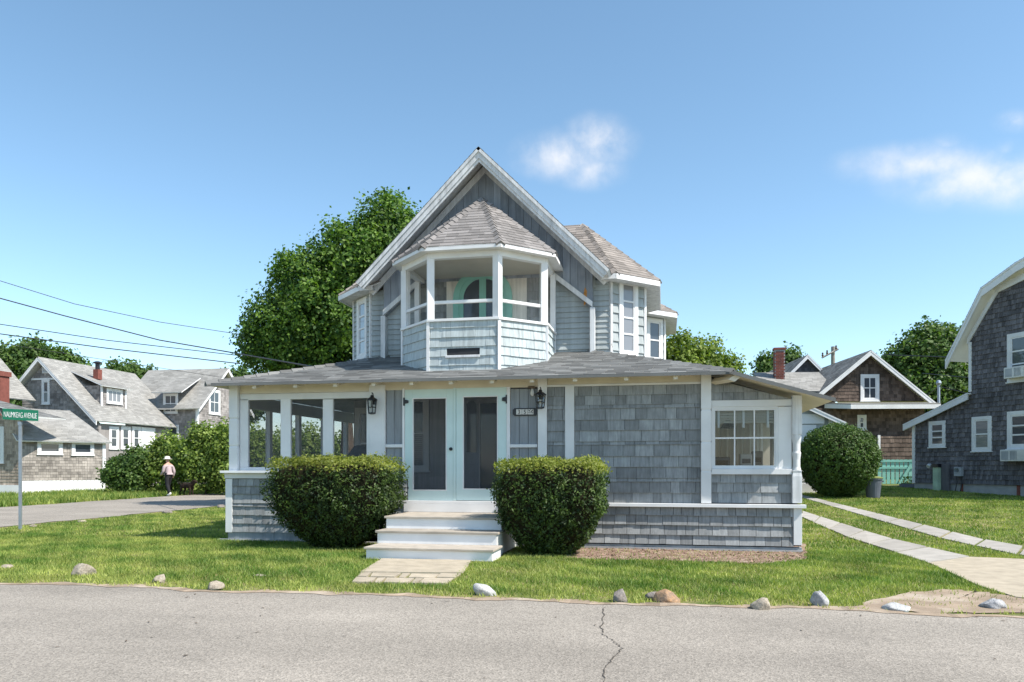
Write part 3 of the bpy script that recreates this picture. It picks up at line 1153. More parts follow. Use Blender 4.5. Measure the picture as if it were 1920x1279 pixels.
def screen_door(x0, x1, y0, y1, ox0, oy0, ox1, oy1, hinges, knob=None):
    mb = MB()
    P_ = FP
    A0, A1 = fx(x0), fx(x1)
    Z0, Z1 = fz((x0 + x1) / 2, y1), fz((x0 + x1) / 2, y0)
    B0, B1 = fx(ox0), fx(ox1)
    Y0, Y1 = fz((x0 + x1) / 2, oy1), fz((x0 + x1) / 2, oy0)
    P_.box(mb, A0, B0, Z0, Z1, -.035, .012)
    P_.box(mb, B1, A1, Z0, Z1, -.035, .012)
    P_.box(mb, B0, B1, Y1, Z1, -.034, .011)
    P_.box(mb, B0, B1, Z0, Y0, -.034, .011)
    d = mb.build('screen_door', M['mint'], house, bevel=.003)
    mb = MB()
    e = .018
    P_.box(mb, B0, B0 + e, Y0, Y1, -.02, .018)
    P_.box(mb, B1 - e, B1, Y0, Y1, -.02, .018)
    P_.box(mb, B0 + e, B1 - e, Y0, Y0 + e, -.02, .0175)
    P_.box(mb, B0 + e, B1 - e, Y1 - e, Y1, -.02, .0175)
    mb.build('screen_moulding', M['white'], d)
    mb = MB()
    P_.box(mb, B0 + e, B1 - e, Y0 + e, Y1 - e, -.004, 0)
    mb.build('screen', M['screen'], d)
    for hx0, hy0, hx1, hy1, side_ in hinges:
        mb = MB()
        a0_, a1_ = fx(hx0), fx(hx1)
        z0_, z1_ = fz(hx0, hy1), fz(hx0, hy0)
        if side_ < 0:
            pts = [(a0_, z0_ - .02), (a0_ + .025, z0_ - .02), (a0_ + .03, z0_ + .015), (a1_, z0_ + .03), (a1_, z1_ - .03), (a0_ + .03, z1_ - .015), (a0_ + .025, z1_ + .02), (a0_, z1_ + .02)]
        else:
            pts = [(a1_, z0_ - .02), (a1_, z1_ + .02), (a1_ - .025, z1_ + .02), (a1_ - .03, z1_ - .015), (a0_, z1_ - .03), (a0_, z0_ + .03), (a1_ - .03, z0_ + .015), (a1_ - .025, z0_ - .02)]
        P_.prism(mb, pts, .0125, .034)
        mb.build('hinge', M['dark'], d)
    if knob:
        mb = MB()
        c = FP.pt(*FP.px(*knob), .012)
        mb.tube([c, c + Vector((0, -.02, 0)), c + Vector((0, -.028, 0)), c + Vector((0, -.05, 0)), c + Vector((0, -.06, 0))], [.03, .03, .014, .026, .016], 14)
        mb.build('door_knob', M['dark'], d, smooth=True)
    return d


screen_door(759.4, 850, 730, 938.6, 774, 746, 838, 920, [(757, 748, 766.5, 759, -1), (757, 910, 766.5, 920, -1)], (846, 842))
screen_door(855.6, 950, 727, 938.6, 868, 742.5, 934, 918, [(942, 743, 951.5, 755, 1), (942, 909, 951.5, 919, 1)])
fb('astragal', 'mint', 850.4, 727.5, 855.2, 938.6, -.04, .024)

# --- right wall: posts, shingles
fb('porch_post', 'white', 1009, 704, 1026, 943, -.06, .045)
fb('frieze', 'cream', 1026.3, 702, 1313.5, 719, -.06, .008)
fb('frieze_trim', 'white', 1026.3, 719.2, 1313.5, 723, -.05, .025)
fb('wall_post', 'white', 1060, 723.2, 1077, 943, -.06, .04)
courses = (943.3, 923.9, 903, 896.6, 876, 855.9, 834, 827.5, 807, 786.8, 765.5, 758.5, 740.7, 723)
rw_l = [fz(1190, y) for y in courses]
mb = MB()
FP.box(mb, fx(1008), fx(1484), rw_l[0] - .02, rw_l[-1] + .02, -.07, 0)
# opening of the side window is cut out of the backing
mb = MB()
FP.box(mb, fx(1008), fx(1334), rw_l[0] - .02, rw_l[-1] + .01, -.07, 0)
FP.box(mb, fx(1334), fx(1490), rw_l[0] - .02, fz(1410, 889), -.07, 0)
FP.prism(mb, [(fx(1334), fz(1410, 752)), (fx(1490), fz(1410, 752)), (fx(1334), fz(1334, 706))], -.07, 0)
rwall = mb.build('front_wall', M['gap_shade'], house)
sh_wall = []
for (x0, x1) in ((1026.5, 1059.8), (1077.3, 1313.8)):
    A0, A1 = fx(x0), fx(x1)
    sh_wall += field(FP, [(A0, rw_l[0]), (A1, rw_l[0]), (A1, rw_l[-1]), (A0, rw_l[-1])], rw_l, (.13, .36), .026, .004, .006, (), 11, .003)
# under the side window and in the wedge over it
A0, A1 = fx(1333.5), fx(1484)
lo = [fz(1410, y) for y in (943.3, 923.5, 905, 890)]
sh_wall += field(FP, [(A0, lo[0]), (A1, lo[0]), (A1, lo[-1]), (A0, lo[-1])], lo, (.14, .34), .026, .004, .006, (), 12, .003)
hi = [fz(1410, y) for y in (749.5, 735, 721, 700)]
sh_wall += field(FP, [(A0, hi[0]), (fx(1483), hi[0]), (A0, fz(1335, 710))], hi, (.14, .32), .026, .004, .006, (), 13, .003)
sq_post('pilaster', 1314, 1333, 701, 943, [(766, 772, .88), (826, 832, .9), (880, 886, .92)], o=.02)
# turned corner post
xm = 1493
a = fx(xm)
r = (fx(1502) - fx(1484)) / 2
mb = MB()
mb.lathe([(r, fz(xm, 943)), (r, fz(xm, 893)), (r * .9, fz(xm, 887)), (r * 1.0, fz(xm, 882))], (a, FY - .02, 0), sq=True)
mb.lathe([(r * .98, fz(xm, 882)), (r * .8, fz(xm, 876)), (r * .78, fz(xm, 862)), (r * .95, fz(xm, 850)), (r * .8, fz(xm, 846)), (r * .82, fz(xm, 832)), (r, fz(xm, 822)), (r, fz(xm, 815))], (a, FY - .02, 0), 20)
mb.lathe([(r, fz(xm, 815.2)), (r, fz(xm, 742))], (a, FY - .02, 0), sq=True)
mb.build('turned_post', M['worn_white'], house, bevel=.004)
# side window with six panes
fb('window_header', 'white', 1333.6, 750, 1484, 762.4, -.05, .03)
fb('window_stile', 'white', 1459, 762.6, 1484, 879, -.05, .022)
wo_ = window(house, FP, fx(1333.8), fx(1459), fz(1400, 879), fz(1400, 762.6), .035, 3, 2, 'glass', -.03, .022, False)
fb('window_sill', 'white', 1333.6, 879.3, 1484, 889.6, -.05, .06)
# water table and lower skirt
fb('water_table', 'white', 938, 943.6, 1510, 950, -.02, .09, pl=SK)
s2 = [fz(1300, y, SK) for y in (1021, 1003.5, 985, 966.4, 950.4)]
xa, xb = -2.45, fx(1487, 985, SK)
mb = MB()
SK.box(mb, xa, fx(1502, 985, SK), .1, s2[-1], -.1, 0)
skr = mb.build('skirt_wall', M['gap_shade'], house)
skirt_r = field(SK, [(xa, s2[0]), (xb, s2[0]), (xb, s2[-1]), (xa, s2[-1])], s2, (.10, .27), .036, .004, .007, (), 5, .005)
fb('corner_board', 'white', 1487.3, 950.2, 1503, 1022, -.1, .042, pl=SK)
fb('base_board', 'basetrim', 925, 1021.3, 1503.5, 1036, -.12, .012, pl=SK)
MB().box(-2.5, 2.22, FY - .1, FY + .02, -.1, .035).build('footing', M['found'], house)
# shingles: the largest 300 singly, the rest joined
allsh = [(p, rwall) for p in sh_wall] + [(p, skr) for p in skirt_r]
for p, par in allsh:
    pass
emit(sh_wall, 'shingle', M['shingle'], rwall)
nleft = max(0, 300 - len(sh_wall))
skirt_r.sort(key=lambda p: -p[3])
emit(skirt_r[:nleft], 'shingle', M['shingle'], skr)
emit_joined(skirt_r[nleft:], 'skirt_shingles', M['shingle'], skr)
emit_joined(skirt_l, 'skirt_shingles', M['shingle'], skl)

# --- porch roof
EZ, EY = 2.93, 12.72
WZ, WY = 3.71, 15.34
roof_face(house, [(-8.31, EY, EZ), (1.094, EY, EZ), (-1.50, WY, WZ), (-5.71, WY, WZ)], M['roof'], 'porch_roof', .135, (.2, .42), .03, 21, True, M['cream'])
RZ = EZ - .300 * (2.63 - 1.094)
roof_face(house, [(2.63, EY, RZ), (2.63, 20, RZ), (-1.50, 20, WZ), (-1.50, WY, WZ), (1.094, EY, EZ)], M['roof'], 'side_porch_roof', .135, (.2, .42), .03, 22, True, M['cream'])
roof_face(house, [(-8.31, 20, EZ), (-8.31, EY, EZ), (-5.71, WY, WZ), (-5.71, 20, WZ)], M['roof'], 'side_porch_roof', .135, (.2, .42), .03, 23, True, M['cream'])
hipcaps(house, (1.094, EY, EZ + .012), (-1.48, WY, WZ + .012), M['roof'], 16, .09)
hipcaps(house, (-8.31, EY, EZ + .012), (-5.73, WY, WZ + .012), M['roof'], 16, .09)
MB().box(-8.32, 1.08, EY - .012, EY - .002, EZ - .045, EZ + .004).build('drip_edge', M['roof'], house)
mb = MB()
mb.prism([(1.08, EY - .012, EZ - .05), (2.64, EY - .012, RZ - .055), (2.64, EY - .012, RZ + .008), (1.08, EY - .012, EZ + .008)], (0, .01, 0))
mb.build('drip_edge', M['roof'], house)
for x in (476, 553, 628, 700, 771, 845, 922, 997, 1078, 1174, 1267):
    p = onY(x, 705, EY + .05)
    mb = MB()
    mb.prism([(p.x - .035, EY + .05, EZ - .025), (p.x + .035, EY + .05, EZ - .025), (p.x + .035, EY + .05, EZ - .10), (p.x - .035, EY + .05, EZ - .10)], (0, .5, .14))
    mb.build('rafter_tail', M['cream'], house)
mb = MB()
mb.prism([(1.12, EY + .04, EZ - .05), (1.22, EY + .04, EZ - .08), (1.12, EY + .04, EZ - .16), (1.02, EY + .04, EZ - .12)], (-.3, .45, .0))
mb.build('rafter_tail', M['cream'], house)

# --- entrance steps
steps = MB()
st = [(10.86, .185, -4.45, -2.44), (11.45, .385, -4.50, -2.50), (11.9, .585, -4.52, -2.52)]
yb = [11.5, 11.95, 13.14]
sp_ = MB()
sp_.box(-4.40, -2.56, 12.0, 13.09, 0, .54)
stp = sp_.build('steps', M['white'], house)
for i, (y, z, x0, x1) in enumerate(st):
    zb = 0 if i == 0 else st[i - 1][1] + .001
    MB().box(x0 + .03, x1 - .03, y + .03, y + .06, max(zb, .01), z - .036, random.random()).build('riser', M['white'], stp)
    MB().box(x0, x1, y, yb[i], z - .035, z, random.random()).build('tread', M['tread'], stp, bevel=.006)
    for xs0 in (x0 + .03, x1 - .07):
        MB().box(xs0, xs0 + .04, y + .07, yb[i], 0, z - .036).build('stringer', M['white'], stp)
MB().box(-4.6, -2.44, 13.10, 13.135, .59, .735).build('riser', M['white'], stp)

# --- gable roof and its boards
AX = -3.6
roof_face(house, [(-1.02, 14.66, 5.17), (-1.02, 22.3, 5.17), (AX, 22.3, 7.73), (AX, 14.66, 7.73)], M['roof'], 'main_roof', .14, (.22, .4), .06, 31, True, M['worn_white'])
roof_face(house, [(-6.18, 22.3, 5.17), (-6.18, 14.66, 5.17), (AX, 14.66, 7.73), (AX, 22.3, 7.73)], M['roof'], 'main_roof', .14, (.22, .4), .06, 32, True, M['worn_white'])
for s in (1, -1):
    k = math.sqrt(.5)
    for (d0, d1, y0, y1, m_) in ((.045, .15, 14.685, 14.735, 'worn_white'), (.15, .20, 14.71, 14.75, 'worn_white')):
        pts = [(AX, 7.73 - d0 / k), (AX + s * (2.58 - d0 * k), 5.17 - d0 * k), (AX + s * (2.58 - d1 * k), 5.17 - d1 * k), (AX, 7.73 - d1 / k)]
        mb = MB()
        base = [(x, y0, z) for x, z in pts]
        mb.prism(base if s > 0 else base[::-1], (0, y1 - y0, 0))
        mb.build('rake_board', M[m_], house)
    # trim board where the soffit meets the wall
    pts = [(AX, 7.73 - .10 / k), (AX + s * (2.58 - .10 * k), 5.17 - .10 * k), (AX + s * (2.58 - .22 * k), 5.17 - .22 * k), (AX, 7.73 - .22 / k)]
    mb = MB()
    base = [(x, 15.215, z) for x, z in pts]
    mb.prism(base if s > 0 else base[::-1], (0, .04, 0))
    mb.build('frieze_board', M['worn_white'], house)
mb = MB()
hipcaps(house, (AX, 15.0, 7.735), (AX, 22.3, 7.735), M['roof'], 26, .07, 'ridge_cap')

# vertical boards of the gable
GP = Pl((0, 15.26, 0), (1, 0, 0))
x, k = -5.80, 0
while x < -1.42:
    x1 = min(x + .158, -1.40)

    def top_(q):
        return 7.60 - abs(q - AX) * .992

    def low_(q):
        d = abs(q - AX)
        return 5.24 - max(0, d - 1.40) * .86
    kn = [x + .003, x1 - .003]
    if x < AX < x1:
        kn = [x + .003, AX, x1 - .003]
    poly = [(q, low_(q)) for q in (x + .003, x1 - .003)] + [(q, top_(q)) for q in kn[::-1]]
    mb = MB()
    GP.prism(mb, poly, -.09, random.uniform(0, .006), random.random())
    mb.build('gable_board', M['vboard'], house)
    x = x1
mb = MB()
p_, q_ = GP.px(1095, 548), GP.px(1101, 562)
GP.prism(mb, [(p_[0], q_[1] - .12), (p_[0] + .05, q_[1] - .06), (p_[0] + .06, p_[1] + .02), (p_[0] + .02, p_[1] + .1), (p_[0] - .01, p_[1] - .05)], .0065, .009)
mb.build('rust_mark', M['rust'], house)
# braces and side posts under the boards
for s in (1, -1):
    mb = MB()
    base = [(AX + s * 2.2, 4.58), (AX + s * 2.2, 4.69), (AX + s * 1.38, 5.35), (AX + s * 1.38, 5.23)]
    pts = [GP.pt(a, b, .012) for a, b in (base[::-1] if s > 0 else base)]
    mb.prism(pts, GP.n * .05)
    mb.build('brace', M['worn_white'], house)
    mb = MB()
    mb.box(AX + s * 2.2 - .05, AX + s * 2.2 + .05, 15.2, 15.34, 3.6, 4.575)
    mb.build('bracket_post', M['worn_white'], house, bevel=.005)

# clapboards: front wall beside the turret, the flat returns and the cut corners of the bays
CP = Pl((0, 15.37, 0), (1, 0, 0))
z0c = 3.55


def boards(pl, reg, exp, par, seed, holes=(), thick=.032, mat='clap', nm='clapboard'):
    emit(field(pl, reg, exp, None, thick, .003, 0, holes, seed, .001), nm, M[mat], par)


boards(CP, [(-2.35, z0c), (-1.44, z0c), (-1.44, 4.62), (-2.05, 5.2), (-2.35, 5.2)], .108, house, 41)
boards(CP, [(-5.76, z0c), (-4.85, z0c), (-4.85, 5.2), (-5.15, 5.2), (-5.76, 4.62)], .108, house, 42)
AP_ = Pl((0, 15.42, 0), (1, 0, 0))
boards(AP_, [(-1.41, z0c), (-1.07, z0c), (-1.07, 5.15), (-1.41, 5.15)], .108, house, 43)
boards(AP_, [(-6.13, z0c), (-5.79, z0c), (-5.79, 5.15), (-6.13, 5.15)], .108, house, 44)


def bay_face(p, q, win, exp, seed, glass='skyglass', ny=4):
    pl = Pl((p[0], p[1], 0), (q[0] - p[0], q[1] - p[1], 0))
    L = math.hypot(q[0] - p[0], q[1] - p[1])
    wa = [pl.px(*win[0]), pl.px(*win[1])]
    a0, a1 = sorted((wa[0][0], wa[1][0]))
    b0, b1 = sorted((wa[0][1], wa[1][1]))
    a0, a1 = max(.08, a0), min(L - .08, a1)
    boards(pl, [(.04, z0c), (L - .04, z0c), (L - .04, 5.16), (.04, 5.16)], exp, house, seed, [(a0, a1, b0, b1)])
    window(house, pl, a0, a1, b0, b1, .085, 1, ny, glass, 0, .028)
    for a in (0, L):
        mb = MB()
        pl.box(mb, a - .03, a + .03, z0c, 5.17, -.02, .035)
        mb.build('corner_board', M['worn_white'], house)


bay_face(bayR[0], bayR[1], ((1159, 665), (1194, 528)), .19, 51)
bay_face(bayR[3], bayR[4], ((1211, 676), (1242, 600)), .19, 52, 'darkglass', 2)
bay_face(mir(bayR[1]), mir(bayR[0]), ((672, 674), (690, 556)), .108, 53)


def bay_roof(E1, E2, E3, E4, apex, inner, mat, s=1):
    m_ = (lambda p: p) if s > 0 else (lambda p: (-7.2 - p[0], p[1], p[2]))
    E1, E2, E3, E4, A, I0, I1 = [m_(p) for p in (E1, E2, E3, E4, apex, inner[0], inner[1])]
    quads = [[I0, E1, A, I1], [E1, E2, A], [E2, E3, A], [E3, E4, A]]
    for i, q in enumerate(quads):
        if s < 0:
            q = [q[1], q[0]] + q[2:][::-1]
        roof_face(house, q, mat, 'bay_roof', .13, (.2, .34), .03, 60 + i, True, M['white'])
    hipcaps(house, E1, A, mat, 13, .085)
    hipcaps(house, E2, A, mat, 13, .085)
    # soffit and fascia
    mb = MB()
    base = [(p[0], p[1], p[2] - .10) for p in (I0, E1, E2, E3, E4)] + [(I0[0], E4[1], E4[2] - .10)]
    mb.prism(base if s > 0 else base[::-1], (0, 0, .015))
    mb.build('bay_soffit', M['worn_white'], house)
    for p, q in ((I0, E1), (E1, E2), (E2, E3)):
        p, q = Vector(p), Vector(q)
        d = (q - p).normalized()
        n_ = Vector((d.y, -d.x, 0)) * (1 if s > 0 else -1)
        mb = MB()
        mb.prism([p + n_ * .002 - Vector((0, 0, .115)), q + n_ * .002 - Vector((0, 0, .115)), q + n_ * .002 + Vector((0, 0, -.015)), p + n_ * .002 + Vector((0, 0, -.015))], n_ * .025)
        mb.build('fascia', M['white'], house)


ZE = 5.21
for s in (1, -1):
    bay_roof((-.93, 15.1, ZE), (-.1, 15.93, ZE), (-.1, 18.4, ZE), (-.93, 19.25, ZE), (-1.8, 17.17, 6.85), ((-1.22, 15.1, ZE), (-3.6, 17.17, 6.85)), M['rooft'], s)
bay_roof((-.55, 18.52, ZE), (.3, 19.38, ZE), (.3, 21.8, ZE), (-.5, 22.6, ZE), (-1.5, 20.6, 6.5), ((-2.0, 18.52, ZE), (-2.5, 20.6, 6.5)), M['rooft'])

# --- balcony turret
T = [(-5.02, 15.3), (-5.02, 14.255), (-4.264, 13.5), (-2.937, 13.5), (-2.18, 14.255), (-2.18, 15.3)]
turret = MB()
turret.prism([(x, y, 3.0) for x, y in T], (0, 0, .93))
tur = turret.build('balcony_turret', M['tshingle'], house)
mb = MB()
for i in range(5):
    p, q = Vector((*T[i], 0)), Vector((*T[i + 1], 0))
    pl = Pl(p, q - p)
    L = (q - p).length
    pl.box(mb, 0, L, 3.9, 4.06, -.08, 0)
mb.build('parapet', M['tshingle'], tur)
SILL = 4.11
tsh = []
for i in range(5):
    p, q = Vector((*T[i], 0)), Vector((*T[i + 1], 0))
    pl = Pl(p, q - p)
    L = (q - p).length
    holes = []
    if i == 2:
        a0, b0 = pl.px(838, 667)
        a1, b1 = pl.px(900, 652)
        holes = [(a0, a1, b0, b1)]
        mb = MB()
        pl.box(mb, a0, a1, b0, b1, .0, .004)
        mb.build('scupper_opening', M['fabric_dark'], tur)
        mb = MB()
        pl.box(mb, a0 - .02, a1, b0 - .045, b0 - .002, 0, .05)
        mb.build('scupper_sill', M['worn_white'], tur, bevel=.004)
    tsh += field(pl, [(.03, 3.08), (L - .03, 3.08), (L - .03, 4.06), (.03, 4.06)], .172, (.13, .27), .026, .004, .004, holes, 70 + i, .004)
    mb = MB()
    pl.box(mb, -.02, L + .02, 4.062, SILL, -.13, .05)
    mb.build('sill', M['white'], tur, bevel=.004)
    for a in ((0,) if i < 4 else (0, L)):
        if i > 0:
            mb = MB()
            pl.box(mb, a - .028, a + .028, 3.08, 4.06, -.01, .034)
            mb.build('corner_strip', M['white'], tur)
    # beam and mid rail
    mb = MB()
    pl.box(mb, -.03, L + .03, 5.225, 5.41, -.12, .012)
    mb.build('beam', M['white'], tur)
    if i != 4 and i != 0:
        mb = MB()
        pl.box(mb, .06, L - .06, 4.40, 4.455, -.085, -.02)
        mb.build('mid_rail', M['white'], tur, bevel=.004)
    if i in (1, 2, 3):
        mb = MB()
        pl.box(mb, .07, L - .07, SILL + .005, 5.22, -.066, -.063)
        mb.build('screen', M['fine_screen'], tur)
emit_joined(tsh, 'turret_shingles', M['tshingle'], tur)
for i, (x, y) in enumerate(T):
    if 0 < i < 5:
        ang = [0, math.radians(-22.5), math.radians(22.5), math.radians(-22.5), math.radians(22.5)][i]
        d = Vector((AX - x, 14.4 - y, 0)).normalized() * .05
        mb = MB()
        mb.lathe([(.066, SILL), (.066, 5.23)], (x + d.x, y + d.y, 0), sq=True, rot=ang)
        mb.build('turret_post', M['white'], tur, bevel=.006)
for s in (1, -1):
    mb = MB()
    mb.box(AX + s * 1.42 - .05, AX + s * 1.42 + .05, 15.1, 15.2, SILL, 5.23)
    mb.build('turret_post', M['white'], tur)
mb = MB()
mb.prism([(x, y, 5.30) for x, y in T], (0, 0, .03))
mb.build('turret_ceiling', M['interior'], tur)
EV = [(-5.2, 15.3), (-5.2, 14.18), (-4.339, 13.32), (-2.862, 13.32), (-2.0, 14.18), (-2.0, 15.3)]
EV = [(x, y, 5.40) for x, y in EV]
PK, PK2 = (AX, 14.95, 6.80), (AX, 15.3, 6.80)
for i, q in enumerate(([EV[2], EV[3], PK], [EV[3], EV[4], PK], [EV[1], EV[2], PK], [EV[4], EV[5], PK2, PK], [EV[0], EV[1], PK, PK2])):
    roof_face(tur, q, M['roofb'], 'turret_roof', .125, (.14, .26), .03, 80 + i, True, M['white'])
for i in (1, 2, 3, 4):
    hipcaps(tur, EV[i], PK, M['roofb'], 14, .085)
mb = MB()
for i in range(5):
    p, q = Vector(EV[i]), Vector(EV[i + 1])
    d = (q - p).normalized()
    n_ = Vector((d.y, -d.x, 0))
    mb.prism([p - Vector((0, 0, .075)), q - Vector((0, 0, .075)), q - Vector((0, 0, .02)), p - Vector((0, 0, .02))], n_ * .012)
mb.build('turret_fascia', M['white'], tur)
mb = MB()
mb.prism([(x, y, 5.335) for x, y, z in EV], (0, 0, .012))
mb.build('turret_soffit', M['white'], tur)
# inner wall of the balcony: shingles, surround, arched double door
DP = Pl((0, 15.3, 0), (1, 0, 0))
emit_joined(field(DP, [(-5.0, 3.93), (-2.2, 3.93), (-2.2, 5.3), (-5.0, 5.3)], .172, (.13, .27), .02, .004, .004, [(DP.px(838, 540)[0], DP.px(988, 540)[0], 3.9, 5.4)], 90), 'balcony_wall_shingles', M['shingle'], tur)
mb = MB()
DP.box(mb, DP.px(838, 540)[0], DP.px(988, 540)[0], 3.9, 5.4, 0, .03)
mb.build('door_surround', M['surround'], tur)
ca = DP.px(906, 540)[0]
ro, ri, zs = .62, .50, 4.86
dmb = MB()
for k in range(18):
    t0, t1 = math.pi * k / 18, math.pi * (k + 1) / 18
    DP.prism(dmb, [(ca + ri * math.cos(t0), zs + ri * math.sin(t0)), (ca + ro * math.cos(t0), zs + ro * math.sin(t0)),
                   (ca + ro * math.cos(t1), zs + ro * math.sin(t1)), (ca + ri * math.cos(t1), zs + ri * math.sin(t1))], .03, .085)
DP.box(dmb, ca - ro, ca - ri, 3.93, zs, .03, .085)
DP.box(dmb, ca + ri, ca + ro, 3.93, zs, .03, .085)
adoor = dmb.build('arched_door', M['teal'], tur)
mb = MB()
for s in (1, -1):
    for k in range(9):
        t0, t1 = math.pi / 2 * k / 9, math.pi / 2 * (k + 1) / 9
        r1, r0 = ri, ri - .09
        DP.prism(mb, [(ca + s * r0 * math.cos(t0), zs + r0 * math.sin(t0)), (ca + s * r1 * math.cos(t0), zs + r1 * math.sin(t0)), (ca + s * r1 * math.cos(t1), zs + r1 * math.sin(t1)), (ca + s * r0 * math.cos(t1), zs + r0 * math.sin(t1))][::s], .03, .06)
    DP.box(mb, ca + s * (ri - .045) - .045, ca + s * (ri - .045) + .045, 3.93, zs, .03, .06)
    DP.box(mb, ca + s * .035 - .034, ca + s * .035 + .034, 3.93, zs + ri - .01, .03, .062)
    DP.box(mb, ca + s * .24 - .17, ca + s * .24 + .17, 4.36, 4.42, .03, .058)
mb.build('door_leaf', M['teal'], adoor)
gp = MB()
DP.prism(gp, [(ca - ri, 3.93), (ca + ri, 3.93)] + [(ca + ri * math.cos(math.pi * k / 16), zs + ri * math.sin(math.pi * k / 16)) for k in range(17)], .031, .038)
gp.build('door_glass', M['darkglass'], adoor)

# --- wall lanterns, bulb, house number
def lantern(px_, ptop, pbot, pl, label):
    a, zt = pl.px(px_, ptop)
    zb = pl.px(px_, pbot)[1]
    h = zt - zb
    base = pl.pt(a, zb, .0)
    o = thing('wall_lantern', label, 'lantern', base, 'black coach lanterns beside the doors')
    c = base + Vector((0, -.17, 0))
    mb = MB()
    mb.box(base.x - .045, base.x + .045, base.y - .062, base.y - .046, zb + h * .45, zb + h * .75)
    mb.build('back_plate', M['dark'], o, bevel=.006)
    mb = MB()
    mb.tube([base + Vector((0, -.05, h * .62)), c + Vector((0, .04, h * .98)), c + Vector((0, .0, h * 1.0)), c + Vector((0, 0, h * .84))], .009, 8)
    mb.build('arm', M['dark'], o, smooth=True)
    mb = MB()
    mb.lathe([(.02, h * .88), (.035, h * .84), (.03, h * .80), (.075, h * .72), (.105, h * .66), (.108, h * .635), (.085, h * .63)], (c.x, c.y, zb), 6)
    mb.lathe([(.072, h * .05), (.072, h * .0), (.03, -.012)], (c.x, c.y, zb), 6)
    mb.build('roof_and_base', M['dark'], o)
    mb = MB()
    for k in range(6):
        an = k * math.pi / 3
        mb.tube([(c.x + .066 * math.cos(an), c.y + .066 * math.sin(an), zb + h * .03), (c.x + .088 * math.cos(an), c.y + .088 * math.sin(an), zb + h * .63)], .008, 5)
    mb.lathe([(.075, h * .30 - .003), (.078, h * .31 + .003)], (c.x, c.y, zb), 6)
    mb.build('cage', M['dark'], o)
    mb = MB()
    mb.lathe([(.060, h * .05), (.078, h * .62)], (c.x, c.y, zb), 6)
    mb.build('glass', M['glass'], o)
    mb = MB()
    mb.tube([(c.x, c.y, zb + h * .08), (c.x, c.y, zb + h * .3)], .014, 8)
    mb.build('candle', M['applwhite'], o)


PPl = Pl((0, FY - .045, 0), (1, 0, 0))
lantern(704, 738, 777, PPl, 'black six-sided wall lantern on the wide post left of the doors')
lantern(1016, 728, 767, PPl, 'black six-sided wall lantern on the post right of the doors, by the number plaque')
NP = Pl((0, FY + .018, 0), (1, 0, 0))
a0, b0 = NP.px(962, 780)
a1, b1 = NP.px(1007.5, 765)
pq_ = thing('number_plaque', 'black framed house number plaque with three tiles reading 3 5', 'house number', NP.pt((a0 + a1) / 2, b0, 0))
ch = .03
mb = MB()
NP.prism(mb, [(a0 + ch, b0), (a1 - ch, b0), (a1, b0 + ch), (a1, b1 - ch), (a1 - ch, b1), (a0 + ch, b1), (a0, b1 - ch), (a0, b0 + ch)], .001, .028)
mb.build('frame', M['dark'], pq_)
tw = (a1 - a0 - .12) / 3
for k in range(3):
    mb = MB()
    NP.box(mb, a0 + .06 + k * tw + .003, a0 + .06 + (k + 1) * tw - .003, b0 + .022, b1 - .022, .028, .032)
    ti = mb.build('tile', M['tile'], pq_)
    if k < 2:
        cu = bpy.data.curves.new('digit', 'FONT')
        cu.body = '35'[k]
        cu.size = (b1 - b0) * .78
        cu.align_x = 'CENTER'
        cu.extrude = .001
        cu.resolution_u = 3
        tmp = bpy.data.objects.new('digit_curve', cu)
        C.objects.link(tmp)
        bpy.context.view_layer.update()
        me = bpy.data.meshes.new_from_object(tmp.evaluated_get(bpy.context.evaluated_depsgraph_get()))
        C.objects.unlink(tmp)
        bpy.data.objects.remove(tmp)
        pos = NP.pt(a0 + .06 + (k + .5) * tw, (b0 + b1) / 2 - (b1 - b0) * .27, .0335)
        org = ORG[pq_.name]
        me.transform(Matrix.Translation(pos - org) @ Matrix.Rotation(math.radians(90), 4, 'X'))
        link_mesh('digit', me, M['number'], ti)
    else:
        cx_, cz_ = a0 + .06 + 2.5 * tw, (b0 + b1) / 2
        mb = MB()
        for (dx, dz, ln, an) in ((0, -.03, .05, 70), (-.012, 0, .045, 120), (.012, .0, .04, 50), (-.02, .02, .03, 150), (.02, .025, .03, 20), (0, .03, .03, 90), (-.018, -.025, .03, 135), (.022, -.03, .03, 45)):
            c_, s_ = math.cos(math.radians(an)), math.sin(math.radians(an))
            NP.prism(mb, [(cx_ + dx, cz_ + dz), (cx_ + dx + c_ * ln * .5 - s_ * .008, cz_ + dz + s_ * ln * .5 + c_ * .008), (cx_ + dx + c_ * ln, cz_ + dz + s_ * ln), (cx_ + dx + c_ * ln * .5 + s_ * .008, cz_ + dz + s_ * ln * .5 - c_ * .008)], .0325, .0345)
        mb.build('leaf_motif', M['number'], ti)
# flood bulb in the corner of the right panel
a, z = NP.px(999, 731)
bl = thing('porch_bulb', 'bare bulb in a brown holder above the number plaque', 'light bulb', NP.pt(a, z - .12, 0))
c = NP.pt(a, z, .05)
mb = MB()
mb.box(c.x - .07, c.x + .05, c.y - .03, c.y + .05, z + .02, z + .06)
mb.build('holder', M['bark'], bl)
mb = MB()
mb.lathe([(.012, .02), (.02, 0), (.034, -.05), (.036, -.075), (.022, -.105), (.004, -.115)], (c.x, c.y, z), 12)
mb.build('bulb', M['applwhite'], bl, smooth=True)

